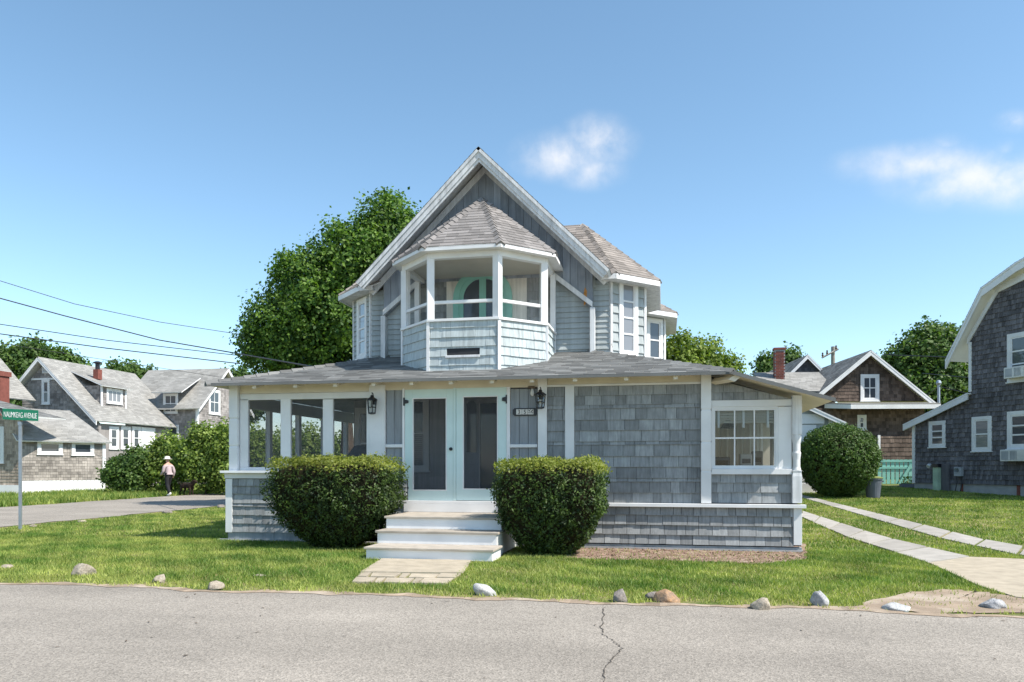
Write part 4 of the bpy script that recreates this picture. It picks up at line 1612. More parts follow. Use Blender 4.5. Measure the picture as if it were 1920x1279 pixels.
# --- things seen in the porch and in the side room
chr_ = thing('porch_chair', 'dark porch chair with a grey cushion behind the left screens', 'chair', (-6.1, 14.4, .775))
mb = MB()
mb.box(-6.45, -5.75, 14.05, 14.75, 1.08, 1.22)
mb.build('seat', M['fabric_dark'], chr_, bevel=.03)
for dx, dy in ((-.32, -.3), (.32, -.3), (-.32, .3), (.32, .3)):
    MB().box(-6.1 + dx - .03, -6.1 + dx + .03, 14.4 + dy - .03, 14.4 + dy + .03, .775, 1.085).build('leg', M['fabric_dark'], chr_)
mb = MB()
mb.prism([(-6.5, 14.62, 1.2), (-5.75, 14.62, 1.2), (-5.8, 14.85, 1.83), (-6.3, 14.85, 1.80)], (0, .08, 0))
mb.build('backrest', M['fabric_dark'], chr_, bevel=.02)
mb = MB()
mb.prism([(-6.38, 14.42, 1.5), (-5.75, 14.40, 1.5), (-5.72, 14.60, 1.82), (-6.2, 14.60, 1.84)], (.02, .14, .0))
mb.build('cushion', M['cushion'], chr_, bevel=.05)

cu_ = thing('curtain', 'white curtains hanging inside the six-pane side window', 'curtain', (1.9, 14.4, .8))
for (x0, y0, x1, y1, m_) in ((2.03, 13.45, 1.98, 14.9, 'curtain'), (1.85, 15.2, 1.05, 15.5, 'curtain')):
    mb = MB()
    N_ = 60
    pts = []
    L = math.hypot(x1 - x0, y1 - y0)
    dx, dy = (x1 - x0) / L, (y1 - y0) / L
    for i in range(N_ + 1):
        k = i / N_
        wv = .045 * math.sin(k * L * 42) + .02 * math.sin(k * L * 17)
        pts.append((x0 + dx * L * k - dy * wv, y0 + dy * L * k + dx * wv))
    V = [(x, y, .85) for x, y in pts] + [(x, y, 2.22) for x, y in pts]
    mb.add(V, [(i, i + 1, N_ + 2 + i, N_ + 1 + i) for i in range(N_)])
    mb.build('panel', M[m_], cu_, smooth=True)
rs = thing('rolled_shade', 'rolled bamboo shade with white ties at the top of the side window', 'blind', (1.1, FY + .1, 2.12))
mb = MB()
for k in range(5):
    mb.box(fx(1338), fx(1455), FY + .09, FY + .105 + .01 * (k % 2), 2.13 + k * .045, 2.165 + k * .045, random.random())
mb.build('slats', M['interior'], rs)
for x in (1348, 1395, 1441):
    MB().box(fx(x) - .018, fx(x) + .018, FY + .07, FY + .085, 2.05, 2.34).build('tie', M['white'], rs)
lp = thing('pendant_lamp', 'dark cone lamp hanging inside the side window', 'lamp', (.95, 14.3, 1.95))
pc = at(1365, 795, 14.1)
lp.location = pc
ORG[lp.name] = pc
mb = MB()
mb.lathe([(.14, -.08), (.12, -.04), (.05, .05), (.02, .09)], pc, 16)
mb.build('shade', M['dark'], lp, smooth=True)
mb = MB()
mb.tube([pc + Vector((0, 0, .08)), pc + Vector((0, 0, .62))], .006, 6)
mb.build('cord', M['dark'], lp)
for (x0, y0, x1, y1, t_, m_, lab, nm, cat) in ((1388, 851, 1410, 878, 13.6, 'applwhite', 'white box on the sill inside the side window', 'storage_box', 'box'),
                                               (1338, 857, 1368, 878, 13.7, 'bin', 'dark grey crate at the left corner of the side window', 'crate', 'crate'),
                                               (1411, 846, 1430, 878, 13.9, 'cushion', 'grey bundle beside the white box in the side window', 'bundle', 'bag')):
    p, q = at(x0, y1, t_), at(x1, y0, t_)
    o = thing(nm, lab, cat, ((p.x + q.x) / 2, p.y, p.z - .25))
    mb = MB()
    mb.box(p.x, q.x, p.y, p.y + .25, p.z - .25, q.z)
    mb.build('body', M[m_], o, bevel=.015)
    mb = MB()
    mb.box(p.x + .03, q.x - .03, p.y - .003, p.y - .001, (p.z + q.z) / 2 - .04, (p.z + q.z) / 2 + .04)
    mb.build('marking', M['bin'] if m_ == 'applwhite' else M['fabric_dark'], o)
tb = thing('side_table', 'low grey table under the side window inside the room', 'table', (.9, 13.9, .775))
MB().box(.2, 1.9, 13.55, 14.3, 1.18, 1.22).build('top', M['panel'], tb)
for x in (.25, 1.8):
    for y in (13.6, 14.2):
        MB().box(x, x + .05, y, y + .05, .775, 1.18).build('leg', M['panel'], tb)

# =================================================================== NEIGHBOURING HOUSES
def shingle_wall(parent, pl, poly, mat, course, w, holes=(), seed=0, depth=.2, name='wall', thick=.016):
    mb = MB()
    pl.prism(mb, poly, -depth, 0)
    o = mb.build(name, M[mat], parent)
    emit_joined(field(pl, poly, course, w, thick, .003, .006, holes, seed, .008), 'wall_shingles', M[mat], o)
    return o


def rake(parent, pl, line, d, o0, o1, mat='white', name='rake_board'):
    """board hanging d below each stretch of a roof line given in wall coordinates"""
    for i in range(len(line) - 1):
        (a0, b0), (a1, b1) = line[i], line[i + 1]
        mb = MB()
        pl.prism(mb, [(a0, b0 - d), (a1, b1 - d), (a1, b1), (a0, b0)], o0, o1)
        mb.build(name, M[mat], parent)


def hole(pl, x0, y0, x1, y1):
    a0, b0 = pl.px((x0), y1)
    a1, b1 = pl.px((x1), y0)
    xm, ym = (x0 + x1) / 2, (y0 + y1) / 2
    return (pl.px(x0, ym)[0], pl.px(x1, ym)[0], pl.px(xm, y1)[1], pl.px(xm, y0)[1])


def pwin(parent, pl, x0, y0, x1, y1, cas=.1, nx=1, ny=2, glass='darkglass', off=0.0):
    h = hole(pl, x0, y0, x1, y1)
    return window(parent, pl, h[0], h[1], h[2], h[3], cas, nx, ny, glass, off, .04)


# --- dark shingled gambrel house on the right
A_, B_ = Vector((9.24, 31.7, 0)), Vector((11.44, 27.46, 0))
DW = Pl(A_, B_ - A_)
dark = thing('gambrel_house', 'dark weathered shingle house with a gambrel gable and a lean-to at the right edge', 'house', (11.4, 28.2, .4))
zb = DW.px(1744, 905.8)[1]
c1, c2, c3, c4 = DW.px(1820, 640), DW.px(1873, 543), DW.px(1920, 520), DW.px(2080, 440)
hs = [hole(DW, 1823.6, 781, 1860.7, 846), hole(DW, 1743, 789.5, 1774, 838.5), hole(DW, 1890, 622, 1950, 714), hole(DW, 1890, 770, 1950, 841)]
shingle_wall(dark, DW, [(c1[0], zb), (c4[0], zb), c4, c3, c2, c1], 'darkshingle', .165, (.07, .14), hs, 101, .2, 'wall', .034)
l0, l1 = DW.px(1712, 795), (c1[0] - .002, DW.px(1820, 743)[1])
shingle_wall(dark, DW, [(l0[0], zb), (c1[0] - .002, zb), l1, l0], 'darkshingle', .165, (.07, .14), hs, 102, .2, 'lean_to_wall', .034)
mb = MB()
DW.box(mb, l0[0] + .03, c4[0], -.2, zb - .004, -.2, -.03)
mb.build('foundation', M['found'], dark)
for x0, x1 in ((1905, 1912), (1800, 1805)):
    mb = MB()
    h = hole(DW, x0, 912, x1, 931)
    DW.box(mb, h[0], h[1], h[2], zb - .005, -.03, -.024)
    mb.build('brick_pier', M['brick'], dark)
pwin(dark, DW, 1823.6, 781, 1860.7, 846, .11, 1, 2, 'skyglass', .004)
pwin(dark, DW, 1743, 789.5, 1774, 838.5, .1, 1, 3, 'darkglass', .004)
pwin(dark, DW, 1890, 622, 1950, 714, .13, 1, 3, 'darkglass', .004)
pwin(dark, DW, 1890, 770, 1950, 841, .13, 1, 3, 'darkglass', .004)
g = [DW.px(1787, 677), DW.px(1855, 541), DW.px(1920, 494), DW.px(2080, 405)]
for i in range(3):
    a, b = g[i], g[i + 1]
    roof_face(dark, [DW.pt(*a, -8), DW.pt(*a, .38), DW.pt(*b, .38), DW.pt(*b, -8)], M['roofb'], 'roof_slope', .15, (.2, .35), .06, 110 + i, True, M['white'])
rake(dark, DW, g, .30, .30, .36)
rake(dark, DW, [(c1[0] - .1, c1[1] + .1), (c2[0], c2[1] + .12), (c3[0], c3[1] + .12), (c4[0], c4[1] + .12)], .22, .02, .06)
lr = [DW.px(1701, 796), DW.px(1822, 737)]
roof_face(dark, [DW.pt(*lr[0], -8), DW.pt(*lr[0], .22), DW.pt(*lr[1], .22), DW.pt(*lr[1], -8)], M['roofb'], 'lean_to_roof', .15, (.2, .35), .05, 114, True, M['white'])
rake(dark, DW, lr, .24, .15, .21)
for x0, x1, y0, y1 in ((1712, 1717, 797, 906), (1818, 1823, 642, 735)):
    mb = MB()
    h = hole(DW, x0, y0, x1, y1)
    DW.box(mb, *h, .0, .05)
    mb.build('corner_board', M['white'], dark)
# air conditioners in two windows, meter, pipes
for k, (x0, y0, x1, y1, lab) in enumerate(((1895, 688, 1932, 709, 'window air conditioner in the upper window of the dark gambrel house'),
                                           (1888, 843, 1934, 865, 'window air conditioner under the lower window of the dark gambrel house'))):
    h = hole(DW, x0, y0, x1, y1)
    o = thing('air_conditioner', lab, 'air conditioner', DW.pt((h[0] + h[1]) / 2, h[2], .2), 'window air conditioners')
    mb = MB()
    DW.box(mb, *h, .05, .3)
    mb.build('case', M['applwhite'], o, bevel=.015)
    mb = MB()
    DW.box(mb, h[0] + .05, h[0] + .3, h[2] + .05, h[3] - .05, .3, .305)
    mb.build('grille', M['applgrey'], o)
    for q in range(5):
        mb = MB()
        a = h[0] + .38 + q * .05
        DW.box(mb, a, a + .025, h[2] + .05, h[3] - .05, .3, .31)
        mb.build('slat', M['applgrey'], o)
h = hole(DW, 1795, 876, 1808, 893)
me_ = thing('electric_meter', 'grey electric meter box with conduits on the dark house wall', 'meter', DW.pt(h[0], zb, .1))
mb = MB()
DW.box(mb, *h, .02, .16)
mb.build('box', M['applgrey'], me_, bevel=.01)
c = DW.pt((h[0] + h[1]) / 2, (h[2] + h[3]) / 2 + .05, .16)
mb = MB()
mb.tube([c, c + DW.n * .07, c + DW.n * .09], [.075, .075, .05], 14)
mb.build('dial', M['glass'], me_)
for dx in (.03, h[1] - h[0] - .05):
    mb = MB()
    mb.tube([DW.pt(h[0] + dx, h[2], .07), DW.pt(h[0] + dx + .02, zb + .05, .07), DW.pt(h[0] + dx - .08, zb - .4, .07)], .018, 6)
    mb.build('conduit', M['wire'], me_)
h = hole(DW, 1759, 870, 1768, 921)
gp_ = thing('green_pillar', 'sage green utility pillar with dark backing against the dark house', 'utility box', DW.pt(h[0], zb - .3, .2))
mb = MB()
DW.box(mb, h[0], h[1], h[2], h[3] - .12, .05, .25)
mb.build('body', M['greenpaint'], gp_, bevel=.01)
mb = MB()
DW.box(mb, h[0] - .03, h[1] + .03, h[3] - .12, h[3], .04, .28)
mb.build('cap', M['dark'], gp_)
mb = MB()
DW.box(mb, h[1] + .02, h[1] + .35, h[2], h[3], .03, .1)
mb.build('backing_panel', M['darkshingle'], gp_)
h = hole(DW, 1750, 866, 1757, 873)
c = DW.pt(h[0], h[2], .03)
sl2 = thing('wall_spotlight', 'small white round light on the dark house above the green pillar', 'lamp', c)
mb = MB()
mb.tube([c, c + DW.n * .1], .03, 8)
mb.build('bracket', M['applwhite'], sl2)
mb = MB()
mb.tube([c + DW.n * .1 + Vector((0, 0, .03)), c + DW.n * .16, c + DW.n * .22 - Vector((0, 0, .04))], [.05, .075, .07], 12)
mb.build('head', M['applwhite'], sl2)

# --- brown shingled house behind
p0 = at(1627, 875, 36)
BW = Pl((p0.x, p0.y, 0), (.99, .143, 0))
brown = thing('brown_house', 'brown shingled house with a steep white-edged gable and pent roof behind the round bush', 'house', (p0.x, p0.y, .7))
ap_ = BW.px(1627, 666)
rg = BW.px(1733, 752)
wv = rg[0] - ap_[0]
lf = (ap_[0] - wv, rg[1])
hs = [hole(BW, 1613, 702, 1648, 752)]
shingle_wall(brown, BW, [lf, rg, ap_], 'brownshingle', .16, (.1, .22), hs, 121, .2, 'gable_wall', .02)
pwin(brown, BW, 1613, 702, 1648, 752, .13, 2, 2, 'darkglass', .003)
ov = .35
k = (ap_[1] - rg[1]) / wv
rt = (ap_[0], ap_[1] + .18)
R_ = (rg[0] + ov, rg[1] + .18 - k * ov)
L_ = (lf[0] - ov, lf[1] + .18 - k * ov)
roof_face(brown, [BW.pt(*L_, -9), BW.pt(*L_, .4), BW.pt(*rt, .4), BW.pt(*rt, -9)], M['roof'], 'roof_slope', .16, (.2, .4), .06, 122, True, M['white'])
roof_face(brown, [BW.pt(*R_, .4), BW.pt(*R_, -9), BW.pt(*rt, -9), BW.pt(*rt, .4)], M['roof'], 'roof_slope', .16, (.2, .4), .06, 123, True, M['white'])
rake(brown, BW, [L_, rt, R_], .24, .33, .39)
# pent roof and lower walls
pz = BW.px(1640, 757)[1]
a0, a1 = BW.px(1546, 760)[0], BW.px(1742, 760)[0]
mb = MB()
mb.prism([BW.pt(a0, pz, 0), BW.pt(a1, pz, 0), BW.pt(a1, pz - .12, 1.1), BW.pt(a0 + .8, pz - .12, 1.1)], (0, 0, .05))
mb.build('pent_roof', M['roofl'], brown)
mb = MB()
mb.prism([BW.pt(a0, pz - .20, 0), BW.pt(a1, pz - .20, 0), BW.pt(a1, pz - .32, 1.1), BW.pt(a0 + .8, pz - .32, 1.1)], (0, 0, .195))
mb.build('pent_fascia', M['white'], brown)
shingle_wall(brown, BW, [(lf[0], .5), (rg[0], .5), (rg[0], pz - .2), (lf[0], pz - .2)], 'brownshingle', .16, (.1, .22), [hole(BW, 1607, 778, 1624, 806)], 124, .2, 'wall', .02)
pwin(brown, BW, 1607, 778, 1624, 806, .1, 1, 2, 'darkglass', .003)
BW2 = Pl(BW.pt(0, 0, .9), (.99, .143, 0))
q0, q1 = BW2.px(1650, 818), BW2.px(1713, 818)
shingle_wall(brown, BW2, [(q0[0], .9), (q1[0], .9), q1, (q0[0], q1[1])], 'brownshingle', .2, (.1, .24), (), 125, .85, 'bay_wall', .022)
mb = MB()
h = hole(BW2, 1645.5, 816, 1650, 905)
BW2.box(mb, *h, -.02, .05)
mb.build('corner_board', M['white'], brown)
mb = MB()
h = hole(BW2, 1703, 862, 1716, 905)
BW2.box(mb, *h, -.3, .03)
mb.build('white_step_wall', M['white'], brown)
# low wing roof to the left, light grey
e0, e1 = BW.px(1478, 722), BW.px(1570, 716)
roof_face(brown, [BW.pt(e0[0] - 1, e0[1] - .3, 0), BW.pt(e1[0], e0[1] - .3, 0), BW.pt(e1[0], e0[1] + .9, -2.5), BW.pt(e0[0] - 1, e0[1] + .9, -2.5)], M['roofl'], 'wing_roof', .16, (.2, .4), .06, 126)
mb = MB()
BW.box(mb, e0[0] - .8, e1[0], .5, e0[1] - .25, -2.5, -.3)
mb.build('wing_wall', M['brownshingle'], brown)
# shed dormer on the far slope
d0, d1 = BW.px(1690, 712), BW.px(1742, 712)
roof_face(brown, [BW.pt(d0[0], d0[1], -3), BW.pt(d1[0], d1[1], -3), BW.pt(d1[0] - .5, d1[1] + .6, -4.2), BW.pt(d0[0] - .4, d0[1] + .6, -4.2)], M['roofl'], 'dormer_roof', .16, (.2, .4), .06, 127)

# --- small dark gable further back, with a brick chimney
p0 = at(1510, 875, 42)
SW = Pl((p0.x, p0.y, 0), (.99, .143, 0))
small = thing('small_gable_house', 'small dark gable with white rakes and red brick chimney, left of the brown house', 'house', (p0.x, p0.y, .8))
ap_ = SW.px(1511, 672)
rg = SW.px(1545, 706)
wv = rg[0] - ap_[0]
lf = (ap_[0] - wv, rg[1])
shingle_wall(small, SW, [lf, rg, ap_], 'darkshingle', .16, (.12, .24), (), 131, .2, 'gable_wall', .02)
mb = MB()
SW.box(mb, lf[0], rg[0], .7, rg[1] - .003, -.3, -.05)
mb.build('wall', M['brownshingle'], small)
rt = (ap_[0], ap_[1] + .16)
R_ = (rg[0] + .25, rg[1] + .16 - .25)
L_ = (lf[0] - .25, lf[1] + .16 - .25)
roof_face(small, [SW.pt(*L_, -7), SW.pt(*L_, .35), SW.pt(*rt, .35), SW.pt(*rt, -7)], M['roof'], 'roof_slope', .16, (.2, .4), .06, 132, True, M['white'])
roof_face(small, [SW.pt(*R_, .35), SW.pt(*R_, -7), SW.pt(*rt, -7), SW.pt(*rt, .35)], M['roof'], 'roof_slope', .16, (.2, .4), .06, 133, True, M['white'])
rake(small, SW, [L_, rt, R_], .22, .29, .34)
pc = at(1461, 712, 38)
ptop = at(1461, 657, 38).z
chm = MB().box(pc.x - .24, pc.x + .24, pc.y - .24, pc.y + .24, 2.0, ptop).build('chimney', M['found'], small)
mb = MB()
nz_ = int((ptop - 3.6) / .08)
for k in range(nz_):
    z = 3.6 + k * .08
    for f_ in range(4):
        for j in range(2):
            a = -.25 + j * .25 + (.06 if k % 2 else 0)
            ln = .235 if not (k % 2 and j) else .12
            if f_ == 0:
                mb.box(pc.x + a, pc.x + a + ln, pc.y - .26, pc.y - .24, z, z + .068, random.random())
            elif f_ == 1:
                mb.box(pc.x - .26, pc.x - .24, pc.y + a, pc.y + a + ln, z, z + .068, random.random())
mb.build('bricks', M['brick'], chm, kind='stuff')
MB().box(pc.x - .29, pc.x + .29, pc.y - .29, pc.y + .29, ptop, ptop + .1).build('cap', M['brick'], chm)

# --- garage at the end of the driveway
GP_ = Pl((0, 28.6, 0), (1, 0, 0))
gar = thing('garage', 'grey boarded garage with white rake and white door beside the round bush', 'garage', (5.6, 28.6, .45))
gr0, gr1 = GP_.px(1584, 793), GP_.px(1440, 727)
wr = GP_.px(1562, 800)[0]
mb = MB()
wl_ = gr1[0] - (gr0[0] - gr1[0])
GP_.prism(mb, [(wl_, .2), (wr, .2), (wr, gr0[1] + .08), (gr1[0], gr1[1] - .12), (wl_, gr0[1] + .08)], -.15, 0)
gw = mb.build('wall', M['clap'], gar)
a = GP_.px(1500, 800)[0]
while a < wr - .05:
    zt = gr1[1] - .12 - (a + .1 - gr1[0]) * (gr1[1] - gr0[1]) / (gr0[0] - gr1[0])
    mb = MB()
    GP_.box(mb, a + .003, a + .217, GP_.px(1520, 792)[1], zt, 0, .016, random.random())
    mb.build('board', M['clap'], gw)
    a += .22
roof_face(gar, [GP_.pt(*gr0, .3), GP_.pt(*gr0, -6), GP_.pt(*gr1, -6), GP_.pt(*gr1, .3)], M['roof'], 'roof_slope', .15, (.2, .4), .05, 141, True, M['white'])
roof_face(gar, [GP_.pt(wl_ - .4, gr0[1], -6), GP_.pt(wl_ - .4, gr0[1], .3), GP_.pt(*gr1, .3), GP_.pt(*gr1, -6)], M['roof'], 'roof_slope', .15, (.2, .4), .05, 142, True, M['white'])
rake(gar, GP_, [gr1, gr0], .17, .24, .29)
h = hole(GP_, 1470, 797, 1530, 934)
mb = MB()
GP_.box(mb, h[0], h[1], .3, h[3], 0, .05)
dr2 = mb.build('door', M['white'], gar)
for k in range(5):
    mb = MB()
    zz = .4 + k * .48
    GP_.box(mb, h[0] + .08, h[1] - .08, zz, zz + .4, .05, .062)
    mb.build('door_panel', M['white'], dr2, bevel=.01)
mb = MB()
h2 = hole(GP_, 1460, 777, 1545, 795)
GP_.box(mb, *h2, .0, .08)
mb.build('door_header', M['white'], gar)
mb = MB()
h2 = hole(GP_, 1553, 780, 1562, 930)
GP_.box(mb, *h2, .0, .05)
mb.build('corner_board', M['white'], gar)

# --- left neighbour: grey L-shaped house with long roof
LG = Pl((0, 38.2, 0), (1, 0, 0))
left = thing('catslide_house', 'grey shingled house with a long light roof and dormer across the side street', 'house', (-33.5, 38.2, .1))
AXL = LG.px(82, 672)[0]
lw, rw = LG.px(42, 740), LG.px(185, 795)
apz = LG.px(82, 684)[1]
hs = [hole(LG, 79, 712, 94, 758), hole(LG, 80, 684, 92, 700)]
shingle_wall(left, LG, [(lw[0], .1), (rw[0], .1), rw, (AXL, apz), (lw[0], apz - (AXL - lw[0]) * .95)], 'greyshingle', .15, (.12, .26), hs, 151, .2, 'gable_wall', .018)
pwin(left, LG, 79, 712, 94, 758, .11, 1, 2, 'darkglass', .003)
h = hole(LG, 80, 684, 92, 700)
mb = MB()
LG.box(mb, *h, .0, .04)
vt = mb.build('louvre_vent', M['white'], left)
for k in range(5):
    mb = MB()
    z = h[2] + .05 + k * (h[3] - h[2] - .08) / 5
    LG.box(mb, h[0] + .04, h[1] - .04, z, z + .05, .04, .06)
    mb.build('slat', M['applgrey'], vt)
mb = MB()
h = hole(LG, 60, 709, 107, 712.5)
LG.box(mb, *h, .018, .05)
mb.build('belt_trim', M['white'], left)
ridz = LG.px(82, 671)[1]
er = (-31.55, LG.px(185, 790)[1])
el_ = LG.px(27, 739)
roof_face(left, [(er[0], 37.75, er[1]), (er[0], 46, er[1]), (AXL, 46, ridz), (AXL, 37.75, ridz)], M['roofl'], 'roof_slope', .16, (.2, .4), .06, 152, True, M['white'])
roof_face(left, [(el_[0], 46, el_[1]), (el_[0], 37.75, el_[1]), (AXL, 37.75, ridz), (AXL, 46, ridz)], M['roofl'], 'roof_slope', .16, (.2, .4), .06, 153, True, M['white'])
rake(left, LG, [el_, (AXL, ridz), er], .24, .38, .44)
# side wall with glazed porch
LS = Pl((-31.9, 38.2, 0), (0, 1, 0))
mb = MB()
LS.box(mb, 0, 6.2, .1, er[1] - .1, -.2, 0)
mb.build('side_wall', M['greyshingle'], left)
for x0, x1 in ((204, 222), (226, 244), (247, 263)):
    pwin(left, LS, x0, 800, x1, 842, .16, 1, 2, 'darkglass', .002)
mb = MB()
LS.box(mb, *hole(LS, 264, 802, 290, 850), .0, .05)
mb.build('porch_panel', M['white'], left)
# roof dormer
mb = MB()
mb.prism([(-32.6, 39.45, 4.6), (-32.6, 41.5, 4.6), (-32.6, 41.5, 6.2), (-32.6, 39.45, 6.2)], (-2.2, 0, 0))
dm = mb.build('dormer', M['greyshingle'], left)
DS = Pl((-32.6, 39.45, 0), (0, 1, 0))
emit_joined(field(DS, [(0, 4.95), (2.05, 4.95), (2.05, 6.2), (0, 6.2)], .14, (.12, .26), .014, .003, .006, [(.4, 1.75, 5.2, 6.1)], 154), 'wall_shingles', M['greyshingle'], dm)
window(dm, DS, .4, 1.75, 5.2, 6.1, .1, 3, 1, 'skyglass', .003, .05)
for y in (39.4, 41.45):
    MB().box(-32.62, -32.56, y, y + .12, 4.95, 6.2).build('corner_board', M['white'], dm)
DF = Pl((-34.8, 39.45, 0), (1, 0, 0))
emit_joined(field(DF, [(.6, 5.9), (2.2, 5.0), (2.2, 6.2), (.6, 6.2)], .14, (.12, .26), .014, .003, .006, (), 155), 'wall_shingles', M['greyshingle'], dm)
roof_face(dm, [(-32.3, 39.15, 6.18), (-32.3, 41.8, 6.18), (-34.9, 41.5, 7.2), (-34.9, 39.5, 7.2)], M['roofl'], 'dormer_roof', .16, (.2, .4), .06, 156, True, M['white'])
# chimney stub with metal cap
cpt = at(183, 690, 46)
stub = MB().box(cpt.x - .17, cpt.x + .17, cpt.y - .17, cpt.y + .17, cpt.z - .7, cpt.z - .1).build('chimney', M['brick'], left)
mb = MB()
mb.lathe([(.13, -.1), (.13, .25), (.25, .28), (.25, .34), (.1, .4)], cpt, 12)
mb.build('chimney_cap', M['dark'], stub)
# rear wing with gable to the right
RF = Pl((0, 45.2, 0), (1, 0, 0))
RG = Pl((-30.1, 45.2, 0), (0, 1, 0))
shingle_wall(left, RF, [(-35.5, .1), (-30.1, .1), (-30.1, 5.4), (-35.5, 5.4)], 'greyshingle', .15, (.12, .26), [hole(RF, 307, 738, 334, 775), hole(RF, 309, 797, 336, 840)], 157, .2, 'wing_wall', .018)
shingle_wall(left, RG, [(0, .1), (6, .1), (6, 5.3), (3, 8.0), (0, 5.3)], 'greyshingle', .15, (.12, .26), [hole(RG, 391, 731, 412, 777), hole(RG, 391, 800, 412, 830)], 158, .2, 'wing_gable', .018)
pwin(left, RG, 391, 731, 412, 777, .14, 2, 2, 'darkglass', .003)
pwin(left, RG, 391, 800, 412, 850, .14, 2, 2, 'darkglass', .003)
pwin(left, RF, 307, 738, 334, 775, .12, 2, 2, 'darkglass', .02)
pwin(left, RF, 309, 797, 336, 840, .12, 1, 2, 'darkglass', .02)
for (a, b) in (((-29.7, 44.8, 5.2), (-36, 44.8, 5.2)), ((-29.7, 51.6, 5.2), (-36, 51.6, 5.2))):
    r1_, r2_ = (-29.7, 48.2, 8.25), (-36, 48.2, 8.25)
    pts = [b, a, r1_, r2_] if a[1] < 48 else [a, b, r2_, r1_]
    roof_face(left, pts, M['roofl'], 'wing_roof', .16, (.2, .4), .06, 159, True, M['white'])
rake(left, Pl((-30.1, 45.2, 0), (0, 1, 0)), [(-.4, 5.2), (3, 8.25), (6.4, 5.2)], .24, .33, .38)
mb = MB()
mb.box(-30.2, -30.05, 45.1, 45.25, .1, 5.3)
mb.build('corner_board', M['white'], left)
# eyebrow dormer over the wing window
h = hole(RF, 302, 731, 338, 737)
roof_face(left, [(h[0] - .3, 44.6, h[2]), (h[1] + .5, 44.6, h[2]), (h[1] + .3, 47.0, h[2] + 1.2), (h[0] - .1, 47.0, h[2] + 1.2)], M['roofl'], 'dormer_roof', .16, (.2, .4), .06, 160, True, M['white'])

# --- one-storey shed wing in front of it
uS = Vector((.494, .869, 0)).normalized()
Rend = at(197, 875, 40)
SP = Pl(Vector((Rend.x, Rend.y, 0)) - uS * 8, uS)
shed = thing('shed_wing', 'low grey shingled outbuilding with two wide white-framed windows and a pale roof', 'shed', (Rend.x - 2, Rend.y - 2, .2))
ez_ = 2.66
ac = SP.px(37, 850)[0]
hs = [hole(SP, 69.6, 826, 117, 852), hole(SP, 134, 827.5, 176, 853.5)]
shingle_wall(shed, SP, [(ac, .72), (8, .72), (8, ez_), (ac, ez_)], 'shedshingle', .14, (.12, .24), hs, 161, .2, 'wall', .018)
for hx in hs:
    window(shed, SP, hx[0], hx[1], hx[2], hx[3], .13, 1, 1, 'darkglass', .003, .04)
mb = MB()
a = ac
sk_ = MB()
SP.box(sk_, ac, 8, .1, .71, -.2, -.02)
skw = sk_.build('skirt', M['white'], shed)
while a < 7.95:
    mb = MB()
    SP.box(mb, a + .006, min(a + .19, 8), .12, .71, -.02, .004, random.random())
    mb.build('skirt_board', M['white'], skw)
    a += .2
mb = MB()
SP.box(mb, 7.86, 8.02, .72, ez_, .0, .05)
mb.build('corner_board', M['white'], shed)
roof_face(shed, [SP.pt(ac - .2, ez_, .3), SP.pt(8.25, ez_, .3), SP.pt(7.2, ez_ + 1.75, -2.6), SP.pt(ac - .2, ez_ + 1.75, -2.6)], M['roofl'], 'roof_slope', .15, (.2, .4), .06, 162, True, M['white'])
mb = MB()
SP.box(mb, 7.8, 8, .2, ez_, -3, -.2)
mb.build('end_wall', M['shedshingle'], shed)

# --- tan cottage cut by the left edge
CY = SP.pt(ac, 0).y
CPl = Pl((0, CY, 0), (1, 0, 0))
cot = thing('tan_cottage', 'tan shingled cottage corner behind the street sign at the left edge', 'house', (-34, CY, .1))
aR = SP.pt(ac, 0).x
hs = [hole(CPl, -40, 800, 8, 868)]
shingle_wall(cot, CPl, [(-43, .5), (aR, .5), (aR, 3.9), (-43, 3.9)], 'tanshingle', .15, (.12, .24), hs, 171, .2, 'wall', .018)
window(cot, CPl, *hs[0], .16, 2, 2, 'darkglass', .003, .05)
mb = MB()
mb.box(-43, aR, CY - .08, CY + .1, .0, .5)
mb.build('foundation', M['white'], cot)
er_ = Pl((0, CY - .6, 0), (1, 0, 0)).px(69, 781)
roof_face(cot, [(er_[0], CY - .6, er_[1]), (er_[0], CY + 1.2, er_[1]), (er_[0] - 6, CY + 1.2, er_[1] + 1.5), (er_[0] - 6, CY - .6, er_[1] + 1.5)], M['roof'], 'roof_slope', .16, (.2, .4), .06, 172, True, M['white'])
# rear gable edge and chimney peeking over it
e0 = at(24, 747, 42)
roof_face(cot, [(e0.x, 35.6, e0.z), (e0.x, 37.4, e0.z), (e0.x - 2.4, 37.4, e0.z + 2.5), (e0.x - 2.4, 35.6, e0.z + 2.5)], M['roofl'], 'rear_roof', .16, (.2, .4), .06, 173, True, M['white'])
RP = Pl((0, 35.6, 0), (1, 0, 0))
rake(cot, RP, [(e0.x, e0.z), (e0.x - 2.4, e0.z + 2.5)][::-1], .26, .0, .06)
cc_ = at(3, 745, 41)
cb = MB().box(cc_.x - .35, cc_.x + .2, cc_.y - .3, cc_.y + .3, 3.5, at(3, 700, 41).z).build('chimney', M['brick'], cot)
MB().box(cc_.x - .42, cc_.x + .27, cc_.y - .37, cc_.y + .37, at(3, 706, 41).z, at(3, 697, 41).z).build('cap', M['brick'], cb)

